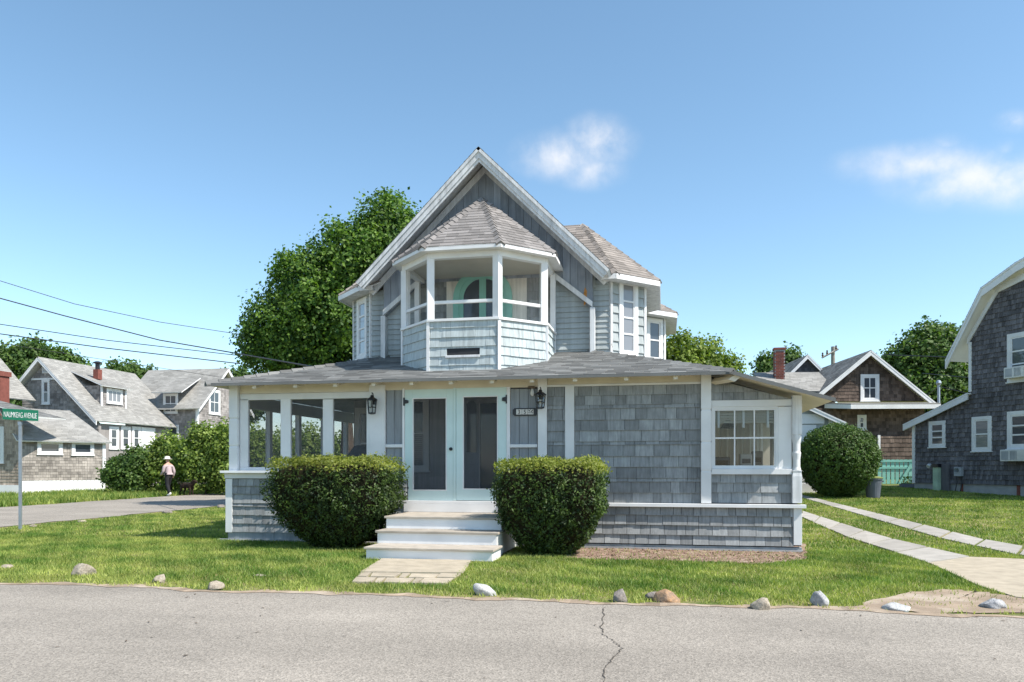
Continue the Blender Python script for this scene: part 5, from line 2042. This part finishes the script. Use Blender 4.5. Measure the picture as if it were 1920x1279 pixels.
# =================================================================== STREET FURNITURE
sb = G(38, 994)
sign = thing('street_sign', 'green street name sign on a galvanised post at the left', 'sign', sb)
ztop = at(38, 795, sb.y / ray(38, 900).y).z
mb = MB()
mb.box(sb.x - .025, sb.x + .025, sb.y - .018, sb.y - .012, 0, ztop)
mb.box(sb.x - .03, sb.x - .025, sb.y - .018, sb.y + .02, 0, ztop)
mb.box(sb.x + .025, sb.x + .03, sb.y - .018, sb.y + .02, 0, ztop)
mb.build('post', M['galv'], sign)
tS = sb.y / ray(38, 900).y
pA, pB = at(5, 776, tS), at(76, 780, tS)
hh = .24
q = [Vector((pA.x, pA.y, pA.z - hh / 2)), Vector((pB.x, pA.y + .1, pB.z - hh / 2 + .0)), Vector((pB.x, pA.y + .1, pB.z + hh / 2)), Vector((pA.x, pA.y, pA.z + hh / 2))]
SPl = Pl(q[0], q[1] - q[0], q[3] - q[0])
wS = (q[1] - q[0]).length
mb = MB()
SPl.box(mb, 0, wS, 0, hh, -.004, .004)
bl_ = mb.build('blade', M['signgreen'], sign)
cu = bpy.data.curves.new('lettering', 'FONT')
cu.body = 'NAUMKEAG AVENUE'
cu.size = .17
cu.space_character = .9
cu.extrude = .0008
cu.align_x = 'CENTER'
tmp = bpy.data.objects.new('lettering_curve', cu)
C.objects.link(tmp)
bpy.context.view_layer.update()
me = bpy.data.meshes.new_from_object(tmp.evaluated_get(bpy.context.evaluated_depsgraph_get()))
C.objects.unlink(tmp)
bpy.data.objects.remove(tmp)
xs_ = [v.co.x for v in me.vertices]
sx = (wS * .93) / (max(xs_) - min(xs_))
mt = Matrix((SPl.u, SPl.v, SPl.n)).transposed().to_4x4()
me.transform(Matrix.Translation(SPl.pt(wS / 2, .055, .006) - ORG[sign.name]) @ mt @ Matrix.Diagonal((sx, 1.0, 1, 1)))
link_mesh('lettering', me, M['signwhite'], bl_)
mb = MB()
mb.box(sb.x - .04, sb.x + .04, sb.y - .03, sb.y + .03, ztop - .02, ztop + .05)
mb.build('bracket', M['galv'], sign)

# utility pole and wires
up = at(1562, 875, 60)
pole = thing('utility_pole', 'weathered utility pole with a tilted crossarm behind the small gable', 'utility pole', (up.x, up.y, .8))
zt = at(1562, 650, 60).z
mb = MB()
mb.tube([(up.x, up.y, .6), (up.x, up.y, zt)], [.2, .15], 10)
mb.build('post', M['polewood'], pole)
ca0, ca1 = at(1541, 671, 59.7), at(1569, 656, 59.7)
d = (ca1 - ca0)
mb = MB()
mb.tube([ca0, ca1 + d * .1], .07, 4)
mb.build('crossarm', M['polewood'], pole)
for k in (.05, .35, .95):
    p = ca0 + d * k
    mb = MB()
    mb.lathe([(.05, 0), (.09, .1), (.05, .2), (.08, .28), (.02, .34)], p + Vector((0, 0, .05)), 8)
    mb.build('insulator', M['bark'], pole)
sm = at(1760, 755, 40)
mast = thing('service_mast', 'pale metal service mast with wires above the lean-to roof', 'mast', (sm.x, sm.y, .8))
mb = MB()
mb.tube([(sm.x, sm.y, .8), (sm.x, sm.y, at(1760, 722, 40).z)], .07, 8)
mb.build('pipe', M['galv'], mast)
mb = MB()
mb.lathe([(.10, 0), (.14, .1), (.1, .22), (.03, .26)], at(1760, 722, 40), 10)
mb.build('weather_head', M['galv'], mast)


def wire(pts, r, label, grp, sag=.0):
    P = [at(*p) for p in pts]
    Q = []
    for i in range(len(P) - 1):
        for k in range(8):
            t_ = k / 8
            p = P[i].lerp(P[i + 1], t_)
            p.z -= sag * 4 * t_ * (1 - t_)
            Q.append(p)
    Q.append(P[-1])
    c_ = Q[len(Q) // 2]
    mb = MB()
    mb.tube(Q, r, 5)
    tag(mb.build('power_line', M['wire'], None, tuple(c_)), label, 'power line', grp)


WG = 'overhead lines at the left'
wire([(-60, 508, 26), (140, 570, 27), (300, 604, 28), (470, 630, 30)], .012, 'topmost thin overhead wire at the left, sagging toward the maple', WG)
wire([(-60, 543, 25), (120, 592, 25.5), (300, 638, 26), (440, 662, 26), (600, 690, 17)], .02, 'second overhead wire from the top, reaching down to the porch roof', WG)
wire([(-60, 599, 27), (200, 638, 28), (450, 667, 29)], .016, 'third overhead wire from the top at the left', WG)
wire([(-60, 618, 27), (200, 653, 28), (450, 682, 29)], .02, 'fourth, thickest overhead wire at the left', WG)
wire([(-60, 634, 36), (180, 672, 37), (420, 708, 40)], .012, 'lowest faint overhead wire at the left, over the long roof', WG)
WR = 'overhead lines at the right'
wire([(1655, 665, 50), (1815, 671, 40)], .03, 'upper pale wire across the round-topped tree', WR)
wire([(1730, 700, 48), (1815, 708, 40)], .022, 'middle wire in front of the round-topped tree', WR)
wire([(1735, 745, 44), (1760, 724, 40), (1815, 738, 38)], .022, 'lowest wire meeting the service mast', WR)

# mint picket gate
gp0 = at(1645, 910, 32)
gate = thing('picket_gate', 'mint green picket gate between the brown house and the dark lean-to', 'gate', (gp0.x + .7, gp0.y, gp0.z))
GT = Pl((0, gp0.y, 0), (1, 0, 0))
for k in range(8):
    x0 = 1646 + k * 8.2
    h = hole(GT, x0, 862, x0 + 6.3, 909)
    mb = MB()
    GT.box(mb, *h, 0, .03, random.random())
    mb.build('picket', M['teal'], gate)
for y in (862.5, 875):
    mb = MB()
    GT.box(mb, *hole(GT, 1644, y, 1712, y + 4), .031, .06)
    mb.build('rail', M['teal'], gate)
a, b = GT.px(1682, 909), GT.px(1711, 870)
mb = MB()
GT.prism(mb, [(a[0], a[1]), (a[0] + .12, a[1]), (b[0], b[1]), (b[0] - .12, b[1])], .061, .085)
mb.build('brace', M['teal'], gate)

# wheelie-less bin by the bush
bp = G(1637, 934)
k = (bp - Vector((0, 0, 0))).length / F_PX
can = thing('trash_can', 'dark grey plastic trash can with an olive lid beside the round bush', 'trash can', bp)
hb = 40 * bp.y / ray(1637, 934).y / F_PX
rb = 16 * bp.y / ray(1637, 934).y / F_PX
mb = MB()
mb.lathe([(rb * .72, 0), (rb * .95, hb * .86), (rb * 1.04, hb * .87), (rb * 1.04, hb * .93)], bp, 20)
mb.build('body', M['bin'], can, smooth=False)
mb = MB()
mb.lathe([(rb * 1.08, hb * .93), (rb * 1.08, hb * .97), (rb * .6, hb * 1.02), (.01, hb * 1.03)], bp, 20)
mb.build('lid', M['binlid'], can)
for s in (-1, 1):
    mb = MB()
    mb.box(bp.x + s * rb * 1.0 - .03, bp.x + s * rb * 1.0 + .03, bp.y - .08, bp.y + .08, bp.z + hb * .75, bp.z + hb * .82)
    mb.build('handle', M['bin'], can)
# low planter by the lean-to
pp = G(1728, 914)
plt = thing('planter', 'low grey planter box with green plants beside the lean-to', 'planter', pp)
mb = MB()
mb.box(pp.x - .75, pp.x + .75, pp.y - .2, pp.y + .2, pp.z, pp.z + .14)
mb.build('box', M['bin'], plt)
P = np.stack([rng.uniform(-.7, .7, 900) + pp.x, rng.uniform(-.2, .2, 900) + pp.y, pp.z + .14 + rng.random(900) ** 2 * .3], -1)
fast_mesh('plants', leaf_quads(P, np.tile([0, -.3, 1.], (900, 1)), rng.uniform(.05, .1, 900), .5, .9), rng.random(900), M['shrub'], plt)

# =================================================================== ROCKS
def rock(px_, py_, wpx, hpx, mat, label, seed, flat=1.0, tilt=0.0):
    p = G(px_, py_)
    sc = p.y / ray(px_, py_).y / F_PX
    rx, rz = wpx * sc * .52, hpx * sc * .64
    bm = bmesh.new()
    bmesh.ops.create_icosphere(bm, subdivisions=4, radius=1)
    rd = random.Random(seed)
    ph = [rd.uniform(0, 6.28) for _ in range(6)]
    planes = [(Vector((rd.gauss(0, 1), rd.gauss(0, 1), rd.gauss(0, 1))).normalized(), rd.uniform(.55, .85)) for _ in range(11)]
    for v in bm.verts:
        c = v.co.normalized()
        r = 1 + .15 * math.sin(c.x * 3 + ph[0]) * math.cos(c.y * 3.4 + ph[1]) + .05 * math.sin(c.z * 6 + ph[2] + c.x * 5) + .025 * math.sin(c.y * 13 + ph[3]) * math.sin(c.x * 12 + ph[4])
        for n_, dd_ in planes:
            k_ = c.dot(n_)
            if k_ * r > dd_:
                r = r * .12 + .88 * dd_ / k_
        c = c * r
        c.z = max(c.z, -.55)
        v.co = Vector((c.x * rx, c.y * rx * .8, c.z * rz * flat))
    me = bpy.data.meshes.new('rock')
    bm.to_mesh(me)
    bm.free()
    me.transform(Matrix.Rotation(tilt, 4, 'Y') @ Matrix.Rotation(rd.uniform(-.4, .4), 4, 'Z'))
    for pl_ in me.polygons:
        pl_.use_smooth = True
    o = link_mesh('rock', me, M[mat], None, (p.x, p.y + rx * .3, p.z + rz * .35))
    tag(o, label, 'rock', 'rocks along the verge')


for i, a in enumerate(((152, 1079, 46, 26, 'rock_pale', 'pale striped boulder on the left verge, largest one there'),
                       (296, 1093, 24, 20, 'rock_pale', 'small round brown-grey rock right of the striped boulder'),
                       (400, 1106, 36, 20, 'rock_pale', 'pale half-buried stone at the road edge beside a soil patch'),
                       (9, 1066, 24, 10, 'rock_pale', 'flat pale stone cut by the left picture edge'),
                       (907, 1117, 46, 30, 'rock_white', 'white angular stone tilted in the grass right of the walk'),
                       (1161, 1129, 32, 27, 'rock_dark', 'dark rough rock next to the rusty one'),
                       (1247, 1129, 56, 31, 'rock_brown', 'rusty orange-brown angular rock on the verge'),
                       (1222, 1126, 26, 22, 'rock_dark', 'dark stone half hidden behind the rusty rock'),
                       (1427, 1143, 48, 25, 'rock_pale', 'smooth oval cream rock at the road edge'),
                       (1539, 1137, 38, 33, 'rock_grey', 'round egg-shaped grey boulder on the right verge'),
                       (1682, 1146, 54, 16, 'rock_white', 'low flat pale grey rock by the dirt patch'),
                       (1863, 1141, 44, 22, 'rock_grey', 'grey rock on the dirt patch near the driveway'),
                       (483, 1081, 34, 5, 'rock_pale', 'flat stepping stone flush with the left lawn'),
                       (60, 989, 15, 8, 'rock_pale', 'small pale stone beside the street sign post'),
                       (152, 980, 15, 6, 'rock_pale', 'little pale stone on the side street edge'),
                       (412, 953, 17, 9, 'rock_dark', 'brown stone on the side street edge near the porch corner'),
                       (312, 963, 24, 8, 'rock_dark', 'dark stone lying in twigs on the side street edge'))):
    rock(a[0], a[1], a[2], a[3], a[4], a[5], 40 + i * 3, 1.0, .35 if i == 4 else (.15 if i == 6 else 0))

# =================================================================== PLANTS
def bush(name, label, c, half, zc, n, leaf, mat, topmat=None, p=3.2, taper=.5, group=None, cat='bush', lump=.06):
    o = thing(name, label, cat, (c[0], c[1], gz(c[0], c[1])), group)
    d = unit(rng.normal(0, 1, (n, 3)))
    r = (np.abs(d) ** p).sum(1) ** (-1 / p)
    S = d * r[:, None]
    lum = 1 + lump * (np.sin(S[:, 0] * 5 + 1) * np.cos(S[:, 1] * 6) + .7 * np.sin(S[:, 2] * 9 + S[:, 0] * 8)) + rng.normal(0, .03, n)
    dep = 1 - .20 * rng.random(n) ** 1.5
    S = S * (lum * dep)[:, None]
    hgt = np.clip((S[:, 2] + 1) / 2, 0, 1)
    tp = taper + (1 - taper) * np.sin(np.clip(hgt / .6, 0, 1) * np.pi / 2 * .9) / math.sin(math.pi / 2 * .9)
    P = np.stack([c[0] + S[:, 0] * half[0] * tp, c[1] + S[:, 1] * half[1] * tp, zc + S[:, 2] * half[2]], -1)
    tone = np.clip(.30 + .4 * (rng.random(n) - .4) + .25 * np.sin(S[:, 0] * 14) * np.cos(S[:, 2] * 12 + S[:, 1] * 9), 0, 1)
    gap_ = np.sin(S[:, 0] * 17 + 3 * np.sin(S[:, 2] * 7)) * np.sin(S[:, 2] * 15 + 2 * np.sin(S[:, 0] * 9 + S[:, 1] * 8))
    kp = (gap_ < .5) | (rng.random(n) < .22) | (S[:, 2] > .85)
    S, P, tone, d = S[kp], P[kp], tone[kp], d[kp]
    n = len(S)
    size = leaf * rng.uniform(.55, 1.5, n)
    Q = leaf_quads(P, d + np.array([0, 0, .3]), size, .5, .75)
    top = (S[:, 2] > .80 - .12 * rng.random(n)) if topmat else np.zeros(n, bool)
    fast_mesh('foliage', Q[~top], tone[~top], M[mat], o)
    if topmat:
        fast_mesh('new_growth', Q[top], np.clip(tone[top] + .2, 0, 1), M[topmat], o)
    # solid core of twigs, coloured dark for the shade inside, and stems
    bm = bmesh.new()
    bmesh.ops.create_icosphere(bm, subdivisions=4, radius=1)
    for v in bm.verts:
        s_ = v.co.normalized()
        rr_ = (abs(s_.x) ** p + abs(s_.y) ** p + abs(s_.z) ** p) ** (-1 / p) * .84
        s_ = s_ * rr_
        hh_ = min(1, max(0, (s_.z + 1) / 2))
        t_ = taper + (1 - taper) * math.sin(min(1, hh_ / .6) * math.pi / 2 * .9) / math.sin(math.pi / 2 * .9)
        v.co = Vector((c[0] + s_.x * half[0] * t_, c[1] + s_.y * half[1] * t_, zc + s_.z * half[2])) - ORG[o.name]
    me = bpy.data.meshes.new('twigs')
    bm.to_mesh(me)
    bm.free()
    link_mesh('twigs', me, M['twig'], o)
    mb = MB()
    for k_ in range(5):
        an = k_ * 1.3
        mb.tube([(c[0] + .08 * math.cos(an), c[1] + .08 * math.sin(an), gz(c[0], c[1]) - .05), (c[0] + half[0] * .35 * math.cos(an), c[1] + half[1] * .35 * math.sin(an), zc - half[2] * .5)], [.035, .02], 6)
    mb.build('stems', M['bark'], o)
    return o


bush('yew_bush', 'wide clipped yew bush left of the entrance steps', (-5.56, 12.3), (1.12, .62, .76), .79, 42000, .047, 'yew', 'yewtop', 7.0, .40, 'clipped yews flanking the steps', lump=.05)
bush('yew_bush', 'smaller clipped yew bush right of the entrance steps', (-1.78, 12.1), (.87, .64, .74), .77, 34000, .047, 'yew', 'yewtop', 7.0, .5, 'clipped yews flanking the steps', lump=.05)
rbp = G(1577, 934)
tt = rbp.y / ray(1577, 934).y
rr_ = 71 * tt / F_PX
bush('round_bush', 'big round clipped privet bush beside the garage and trash can', (rbp.x, rbp.y + rr_ * .35), (rr_ * 1.02, rr_ * .95, 70 * tt / F_PX), rbp.z + 69 * tt / F_PX, 34000, .075, 'privet', None, 2.3, .72, lump=.03)

# maple behind the house, left
mb_ = pxblobs([(722, 425, 50), (745, 478, 78), (652, 475, 56), (690, 520, 95), (585, 545, 72), (640, 600, 105), (530, 610, 66), (560, 660, 70), (492, 650, 46),
               (735, 580, 110, 1.5), (540, 505, 26), (724, 382, 20), (600, 690, 60)], 26, 1.0)
make_tree('maple_tree', 'tall dense green maple rising behind the left of the cottage', tuple(G(640, 930).xy.to_3d() * 0 + Vector((-10.6, 24.5, .2))), mb_, 6200, 17, .125, .15, 'maple', .24, limbs=9)
make_tree('backyard_tree', 'light green tree just behind the right end of the porch roof', (at(1300, 900, 30).x, at(1300, 900, 30).y, .5), pxblobs([(1275, 668, 42), (1325, 674, 34), (1365, 690, 24), (1290, 720, 60), (1345, 730, 50)], 30), 1300, 14, .14, .14, 'lighttree', .15, limbs=4)
TG = 'trees behind the houses'
make_tree('broad_tree', 'broad round-topped tree between the brown house and the dark gambrel house', (at(1745, 900, 56).x, at(1745, 900, 56).y, .8), pxblobs([(1745, 672, 60), (1705, 690, 46), (1790, 668, 50), (1745, 730, 70), (1690, 730, 40), (1800, 730, 60), (1840, 690, 50)], 56), 3000, 14, .3, .28, 'tree', .4, TG, limbs=6)
make_tree('far_tree', 'tall tree peaking behind the left grey house gable', (at(50, 900, 66).x, at(50, 900, 66).y, .3), pxblobs([(45, 690, 40), (65, 668, 28), (20, 700, 45), (110, 690, 32), (-30, 700, 50), (140, 698, 22), (60, 740, 60)], 66), 2200, 14, .34, .3, 'tree', .4, TG, limbs=5)
make_tree('far_tree', 'low treetop showing left of the brick chimney on the right', (at(1450, 900, 60).x, at(1450, 900, 60).y, .8), pxblobs([(1440, 690, 22), (1480, 678, 20), (1460, 720, 40)], 60), 700, 12, .3, .26, 'tree', .3, TG, limbs=3)
make_tree('far_tree', 'treetop just above the far roof behind the porch corner', (at(425, 900, 75).x, at(425, 900, 75).y, .3), pxblobs([(420, 722, 18), (450, 716, 22), (400, 740, 26), (460, 750, 40)], 75), 700, 12, .36, .32, 'tree', .3, TG, limbs=3)
make_tree('far_tree', 'thin line of treetops above the ridge beside the metal chimney cap', (at(230, 900, 80).x, at(230, 900, 80).y, .3), pxblobs([(215, 694, 12), (245, 698, 14), (280, 704, 12), (240, 730, 40)], 80), 700, 12, .36, .32, 'tree', .3, TG, limbs=3)

# wild shrubs across the side street
SG = 'wild shrubs across the side street'
for (x, y, t_, lst, lab, m_) in ((240, 912, 37, [(232, 880, 26), (215, 890, 22), (258, 866, 26), (245, 895, 34)], 'dark shrub growing against the corner of the shed wing', 'tree'),
                                 (320, 915, 37.5, [(318, 838, 26), (292, 868, 30), (340, 858, 34), (318, 885, 40), (300, 842, 14)], 'leafy shrub in the middle of the far roadside thicket', 'shrub'),
                                 (385, 915, 36.5, [(376, 816, 22), (402, 836, 32), (365, 856, 34), (395, 880, 42), (420, 815, 18)], 'tall bright shrub beside the porch corner across the street', 'shrub'),
                                 (440, 915, 36, [(440, 835, 44), (470, 850, 50), (445, 885, 45), (505, 860, 50)], 'shrub seen through the first porch screen', 'shrub'),
                                 (560, 910, 40, [(560, 840, 50), (600, 850, 50), (640, 855, 45), (580, 890, 50)], 'shrub seen through the middle porch screens', 'shrub')):
    b_ = at(x, y, t_)
    make_tree('wild_shrub', lab, (b_.x, b_.y, gz(b_.x, b_.y)), pxblobs(lst, t_), 900, 13, .15, .15, m_, .06, SG, .4, 5, 'shrub')
b_ = G(152, 912)
make_tree('sapling', 'young leafy plant with a stake in front of the shed wing', tuple(b_), pxblobs([(165, 885, 12), (150, 892, 12), (168, 900, 10), (142, 900, 8)], b_.y / ray(152, 912).y - .5), 160, 9, .13, .1, 'shrub', .02, None, .3, 3, 'plant')
# tree stump
b_ = G(121, 915)
st_ = thing('tree_stump', 'dark hollow tree stump in the grass before the shed wing', 'stump', b_)
mb = MB()
mb.lathe([(.55, -.05), (.42, .12), (.36, .4), (.38, .62), (.25, .58), (.2, .3)], b_, 11)
mb.build('trunk', M['bark'], st_)
# far wood closing the horizon
V, tv = [], []
fb_ = []
for k in range(70):
    x = -500 + k * 15 + random.uniform(-4, 4)
    fb_.append(((x, 230 + random.uniform(-20, 20), 3 + random.uniform(0, 2)), (11, 8, random.uniform(5, 8))))
P, Nn, tv, size = crown(fb_, 7000, 5, 1.5, 1.2)
tag(fast_mesh('distant_wood', leaf_quads(P, Nn, size, .8, .6), tv, M['tree'], kind='stuff'), 'far belt of trees on the horizon', 'wood')

# =================================================================== GRASS
def blades(name, x0, x1, y0, y1, dens, h, wd, label, test, edge=None):
    n = int((x1 - x0) * (y1 - y0) * dens)
    X, Y = rng.uniform(x0, x1, n), rng.uniform(y0, y1, n)
    ok = test(X, Y)
    X, Y = X[ok], Y[ok]
    pat = .5 + .22 * np.sin(X * 1.3 + 2 * np.sin(Y * .9)) * np.cos(Y * 1.7 + np.sin(X * .7)) + .16 * np.sin(X * 3.7 + Y * 2.1) * np.sin(Y * 4.3 - X * 1.9) + .1 * np.sin(X * 9 + Y * 7)
    keep = rng.random(len(X)) < np.clip(1.25 - .75 * np.clip(pat - .45, 0, 1) * 1.6, .35, 1)
    X, Y, pat = X[keep], Y[keep], pat[keep]
    n = len(X)
    Z = gzv(X, Y)
    an = rng.uniform(0, 2 * np.pi, n)
    hh_ = h * rng.uniform(.45, 1.35, n) * (1.15 - .45 * np.clip(pat, 0, 1))
    ln = hh_ * rng.uniform(.1, .95, n)
    la = rng.uniform(0, 2 * np.pi, n)
    w_ = wd * rng.uniform(.6, 1.3, n)
    b0 = np.stack([X - np.cos(an) * w_, Y - np.sin(an) * w_, Z - .003], -1)
    b1 = np.stack([X + np.cos(an) * w_, Y + np.sin(an) * w_, Z - .003], -1)
    tp = np.stack([X + np.cos(la) * ln, Y + np.sin(la) * ln, Z + hh_], -1)
    tone = np.clip(pat * 1.15 - .2 + (edge(X, Y) if edge else 0) + rng.normal(0, .17, n) + (rng.random(n) < .06) * .5, 0, 1)
    o = fast_mesh(name, np.stack([b0, b1, tp], 1), tone, M['blade'], kind='stuff')
    tag(o, label, 'grass')


edge_v = np.vectorize(road_edge)


def rag(X, Y, s=0.0):
    return .05 * np.sin(X * 6.1 + s) + .04 * np.sin(X * 13.7 + Y * 9 + s) + .03 * np.sin(X * 31 + s)


def not_paths(X, Y):
    ok = ~in_poly(X, Y, WALK)
    for d_ in DRV:
        ok &= ~in_poly(X, Y, d_)
    for d_ in (BED, DIRT, DIRT2):
        ok &= ~in_poly(X, Y, d_) | (rng.random(len(X)) < .07)
    ok &= ~((X > -8.25) & (X < 2.25) & (Y > 13.05) & (Y < 22))
    ok &= ~((X > -4.5) & (X < -2.45) & (Y > 10.85) & (Y < 13.2))
    return ok


def t_front(X, Y):
    d_ = Y - (edge_v(X) + .06 + rag(X, Y))
    fade = np.clip(d_ / .45, 0, 1)
    return (d_ > 0) & (rng.random(len(X)) < .25 + .75 * fade) & not_paths(X, Y) & (X > -14.6 + .3 * np.sin(Y * 3))


blades('lawn_grass', -15, 8, 7.8, 13.4, 2500, .046, .0065, 'mown front lawn between the street and the cottage', t_front, lambda X, Y: .55 * np.exp(-np.clip(Y - edge_v(X), 0, 9) / .35))
blades('side_lawn_grass', 2.2, 18, 13.3, 36, 520, .05, .012, 'green lawn beside the driveway on the right', lambda X, Y: not_paths(X, Y) & ((X - 9.24) * .888 + (Y - 31.7) * .46 < 0))
blades('corner_grass', -15, -8.2, 13.2, 34, 700, .05, .011, 'lawn between the cottage and the side street', lambda X, Y: (X > -14.75 + rag(Y, X)) & not_paths(X, Y))
blades('far_verge_grass', -40, -21.8, 12, 46, 170, .2, .022, 'long rough grass beyond the side street', lambda X, Y: (X < -21.9 + 2 * rag(Y, X)) & ~((Y > 30.7) & (X < -29.9)))

# =================================================================== PERSON AND DOG
def skin(name, verts, edges, radii, mat, parent, sub=2, root=0):
    me = bpy.data.meshes.new(name)
    org = ORG[parent.name]
    me.from_pydata([tuple(Vector(v) - org) for v in verts], edges, [])
    o = link_mesh(name, me, mat, parent)
    m_ = o.modifiers.new('skin', 'SKIN')
    m_.use_smooth_shade = True
    lay = me.skin_vertices[0].data if me.skin_vertices else None
    if lay is None:
        bm = bmesh.new()
        bm.from_mesh(me)
        bm.verts.layers.skin.verify()
        bm.to_mesh(me)
        bm.free()
        lay = me.skin_vertices[0].data
    for i, r in enumerate(radii):
        lay[i].radius = r if isinstance(r, tuple) else (r, r)
        lay[i].use_root = (i == root)
    s_ = o.modifiers.new('sub', 'SUBSURF')
    s_.levels = sub
    s_.render_levels = sub
    return o


pb = G(316, 931)
per = thing('person', 'person in a pale hat, pinkish top and dark trousers walking a dog', 'person', pb)


def PP(f_, s_, z):       # forward (toward the left of the picture), sideways, up
    return (pb.x - f_ * .92 + s_ * .35, pb.y + f_ * .35 + s_ * .92, pb.z + z)


V = [PP(0, 0, .93), PP(.01, 0, 1.12), PP(.02, 0, 1.30), PP(.03, 0, 1.42), PP(.05, 0, 1.50), PP(.08, 0, 1.58), PP(.09, 0, 1.66),
     PP(.02, .10, .90), PP(.16, .10, .50), PP(.14, .10, .09), PP(.26, .10, .04),
     PP(-.02, -.10, .90), PP(-.05, -.10, .50), PP(-.26, -.10, .14), PP(-.16, -.10, .05),
     PP(.02, .19, 1.38), PP(-.06, .25, 1.12), PP(.04, .26, .90), PP(.08, .26, .82),
     PP(.02, -.19, 1.38), PP(.02, -.25, 1.12), PP(.20, -.24, .98), PP(.27, -.23, .95)]
E = [(0, 1), (1, 2), (2, 3), (3, 4), (4, 5), (5, 6), (0, 7), (7, 8), (8, 9), (9, 10), (0, 11), (11, 12), (12, 13), (13, 14), (3, 15), (15, 16), (16, 17), (17, 18), (3, 19), (19, 20), (20, 21), (21, 22)]
Rr = [.13, .12, .125, .10, .055, .085, .075, .09, .06, .04, .03, .09, .06, .04, .03, .06, .042, .032, .03, .06, .042, .032, .03]
skin('body', V, E, Rr, M['skin'], per)
tV = [V[0], V[1], V[7], V[8], V[9], V[11], V[12], V[13]]
skin('trousers', tV, [(0, 1), (0, 2), (2, 3), (3, 4), (0, 5), (5, 6), (6, 7)], [.155, .135, .11, .08, .06, .11, .08, .06], M['trousers'], per)
sV = [V[1], V[2], V[3], V[15], V[16], V[17], V[19], V[20], V[21], PP(0, 0, .98)]
skin('shirt', sV, [(9, 0), (0, 1), (1, 2), (2, 3), (3, 4), (4, 5), (2, 6), (6, 7), (7, 8)], [.155, .15, .13, .085, .062, .05, .085, .062, .05, .165], M['shirt'], per)
hc_ = Vector(PP(.09, 0, 1.67))
mb = MB()
mb.lathe([(.20, 0), (.205, .012), (.115, .02), (.11, .10), (.07, .13), (.01, .135)], hc_, 18)
mb.build('hat', M['hat'], per, smooth=True)
for i in (9, 13):
    a_, b_ = Vector(V[i]), Vector(V[i + 1])
    mb = MB()
    mb.tube([a_ - (b_ - a_) * .5 - Vector((0, 0, .02)), a_ + (b_ - a_) * .4 - Vector((0, 0, .01)), b_ + (b_ - a_) * .25 - Vector((0, 0, .005))], [.04, .05, .025], 8)
    mb.build('shoe', M['applwhite'], per, smooth=True)
db = G(352, 929)
dog = thing('dog', 'dark brown dog on the far edge of the side street beside the person', 'dog', db)


def DPp(f_, s_, z):
    return (db.x + f_ * .95 + s_ * .3, db.y - f_ * .25 + s_ * .95, db.z + z)


V = [DPp(-.30, 0, .46), DPp(-.05, 0, .46), DPp(.22, 0, .47), DPp(.36, 0, .58), DPp(.46, 0, .66), DPp(.56, 0, .63), DPp(.64, 0, .60),
     DPp(.22, .09, .40), DPp(.20, .09, .22), DPp(.23, .09, .02), DPp(.22, -.09, .40), DPp(.28, -.09, .22), DPp(.24, -.09, .02),
     DPp(-.32, .09, .40), DPp(-.26, .09, .26), DPp(-.36, .09, .15), DPp(-.33, .09, .02), DPp(-.32, -.09, .40), DPp(-.30, -.09, .26), DPp(-.42, -.09, .15), DPp(-.40, -.09, .02),
     DPp(-.44, 0, .50), DPp(-.58, 0, .60), DPp(.45, .07, .70), DPp(.42, .09, .62), DPp(.45, -.07, .70), DPp(.42, -.09, .62)]
E = [(0, 1), (1, 2), (2, 3), (3, 4), (4, 5), (5, 6), (2, 7), (7, 8), (8, 9), (2, 10), (10, 11), (11, 12), (0, 13), (13, 14), (14, 15), (15, 16), (0, 17), (17, 18), (18, 19), (19, 20), (0, 21), (21, 22), (4, 23), (23, 24), (4, 25), (25, 26)]
Rr = [.12, .125, .14, .09, .085, .055, .035, .07, .04, .03, .07, .04, .03, .075, .05, .03, .028, .075, .05, .03, .028, .035, .018, .03, .025, .03, .025]
skin('body', V, E, Rr, M['fur'], dog, 2, 1)
lead = MB()
h0, h1 = Vector(PP(.08, .26, .84)), Vector(DPp(.3, 0, .6))
lead.tube([h0, h0.lerp(h1, .3) - Vector((0, 0, .12)), h0.lerp(h1, .65) - Vector((0, 0, .1)), h1], .008, 5)
tag(lead.build('leash', M['dark'], None, tuple(h0)), 'thin dark leash between the person and the dog', 'leash')

# flecks on the road
n = 130
X, Y = rng.uniform(-9, 5, n), rng.uniform(3.2, 7.8, n)
P = np.stack([X, Y, np.full(n, .012)], -1)
fast_mesh('leaf_litter', leaf_quads(P, np.tile([0, 0, 1.], (n, 1)), rng.uniform(.02, .07, n), .3, .12), rng.random(n), M['bark'], kind='stuff')
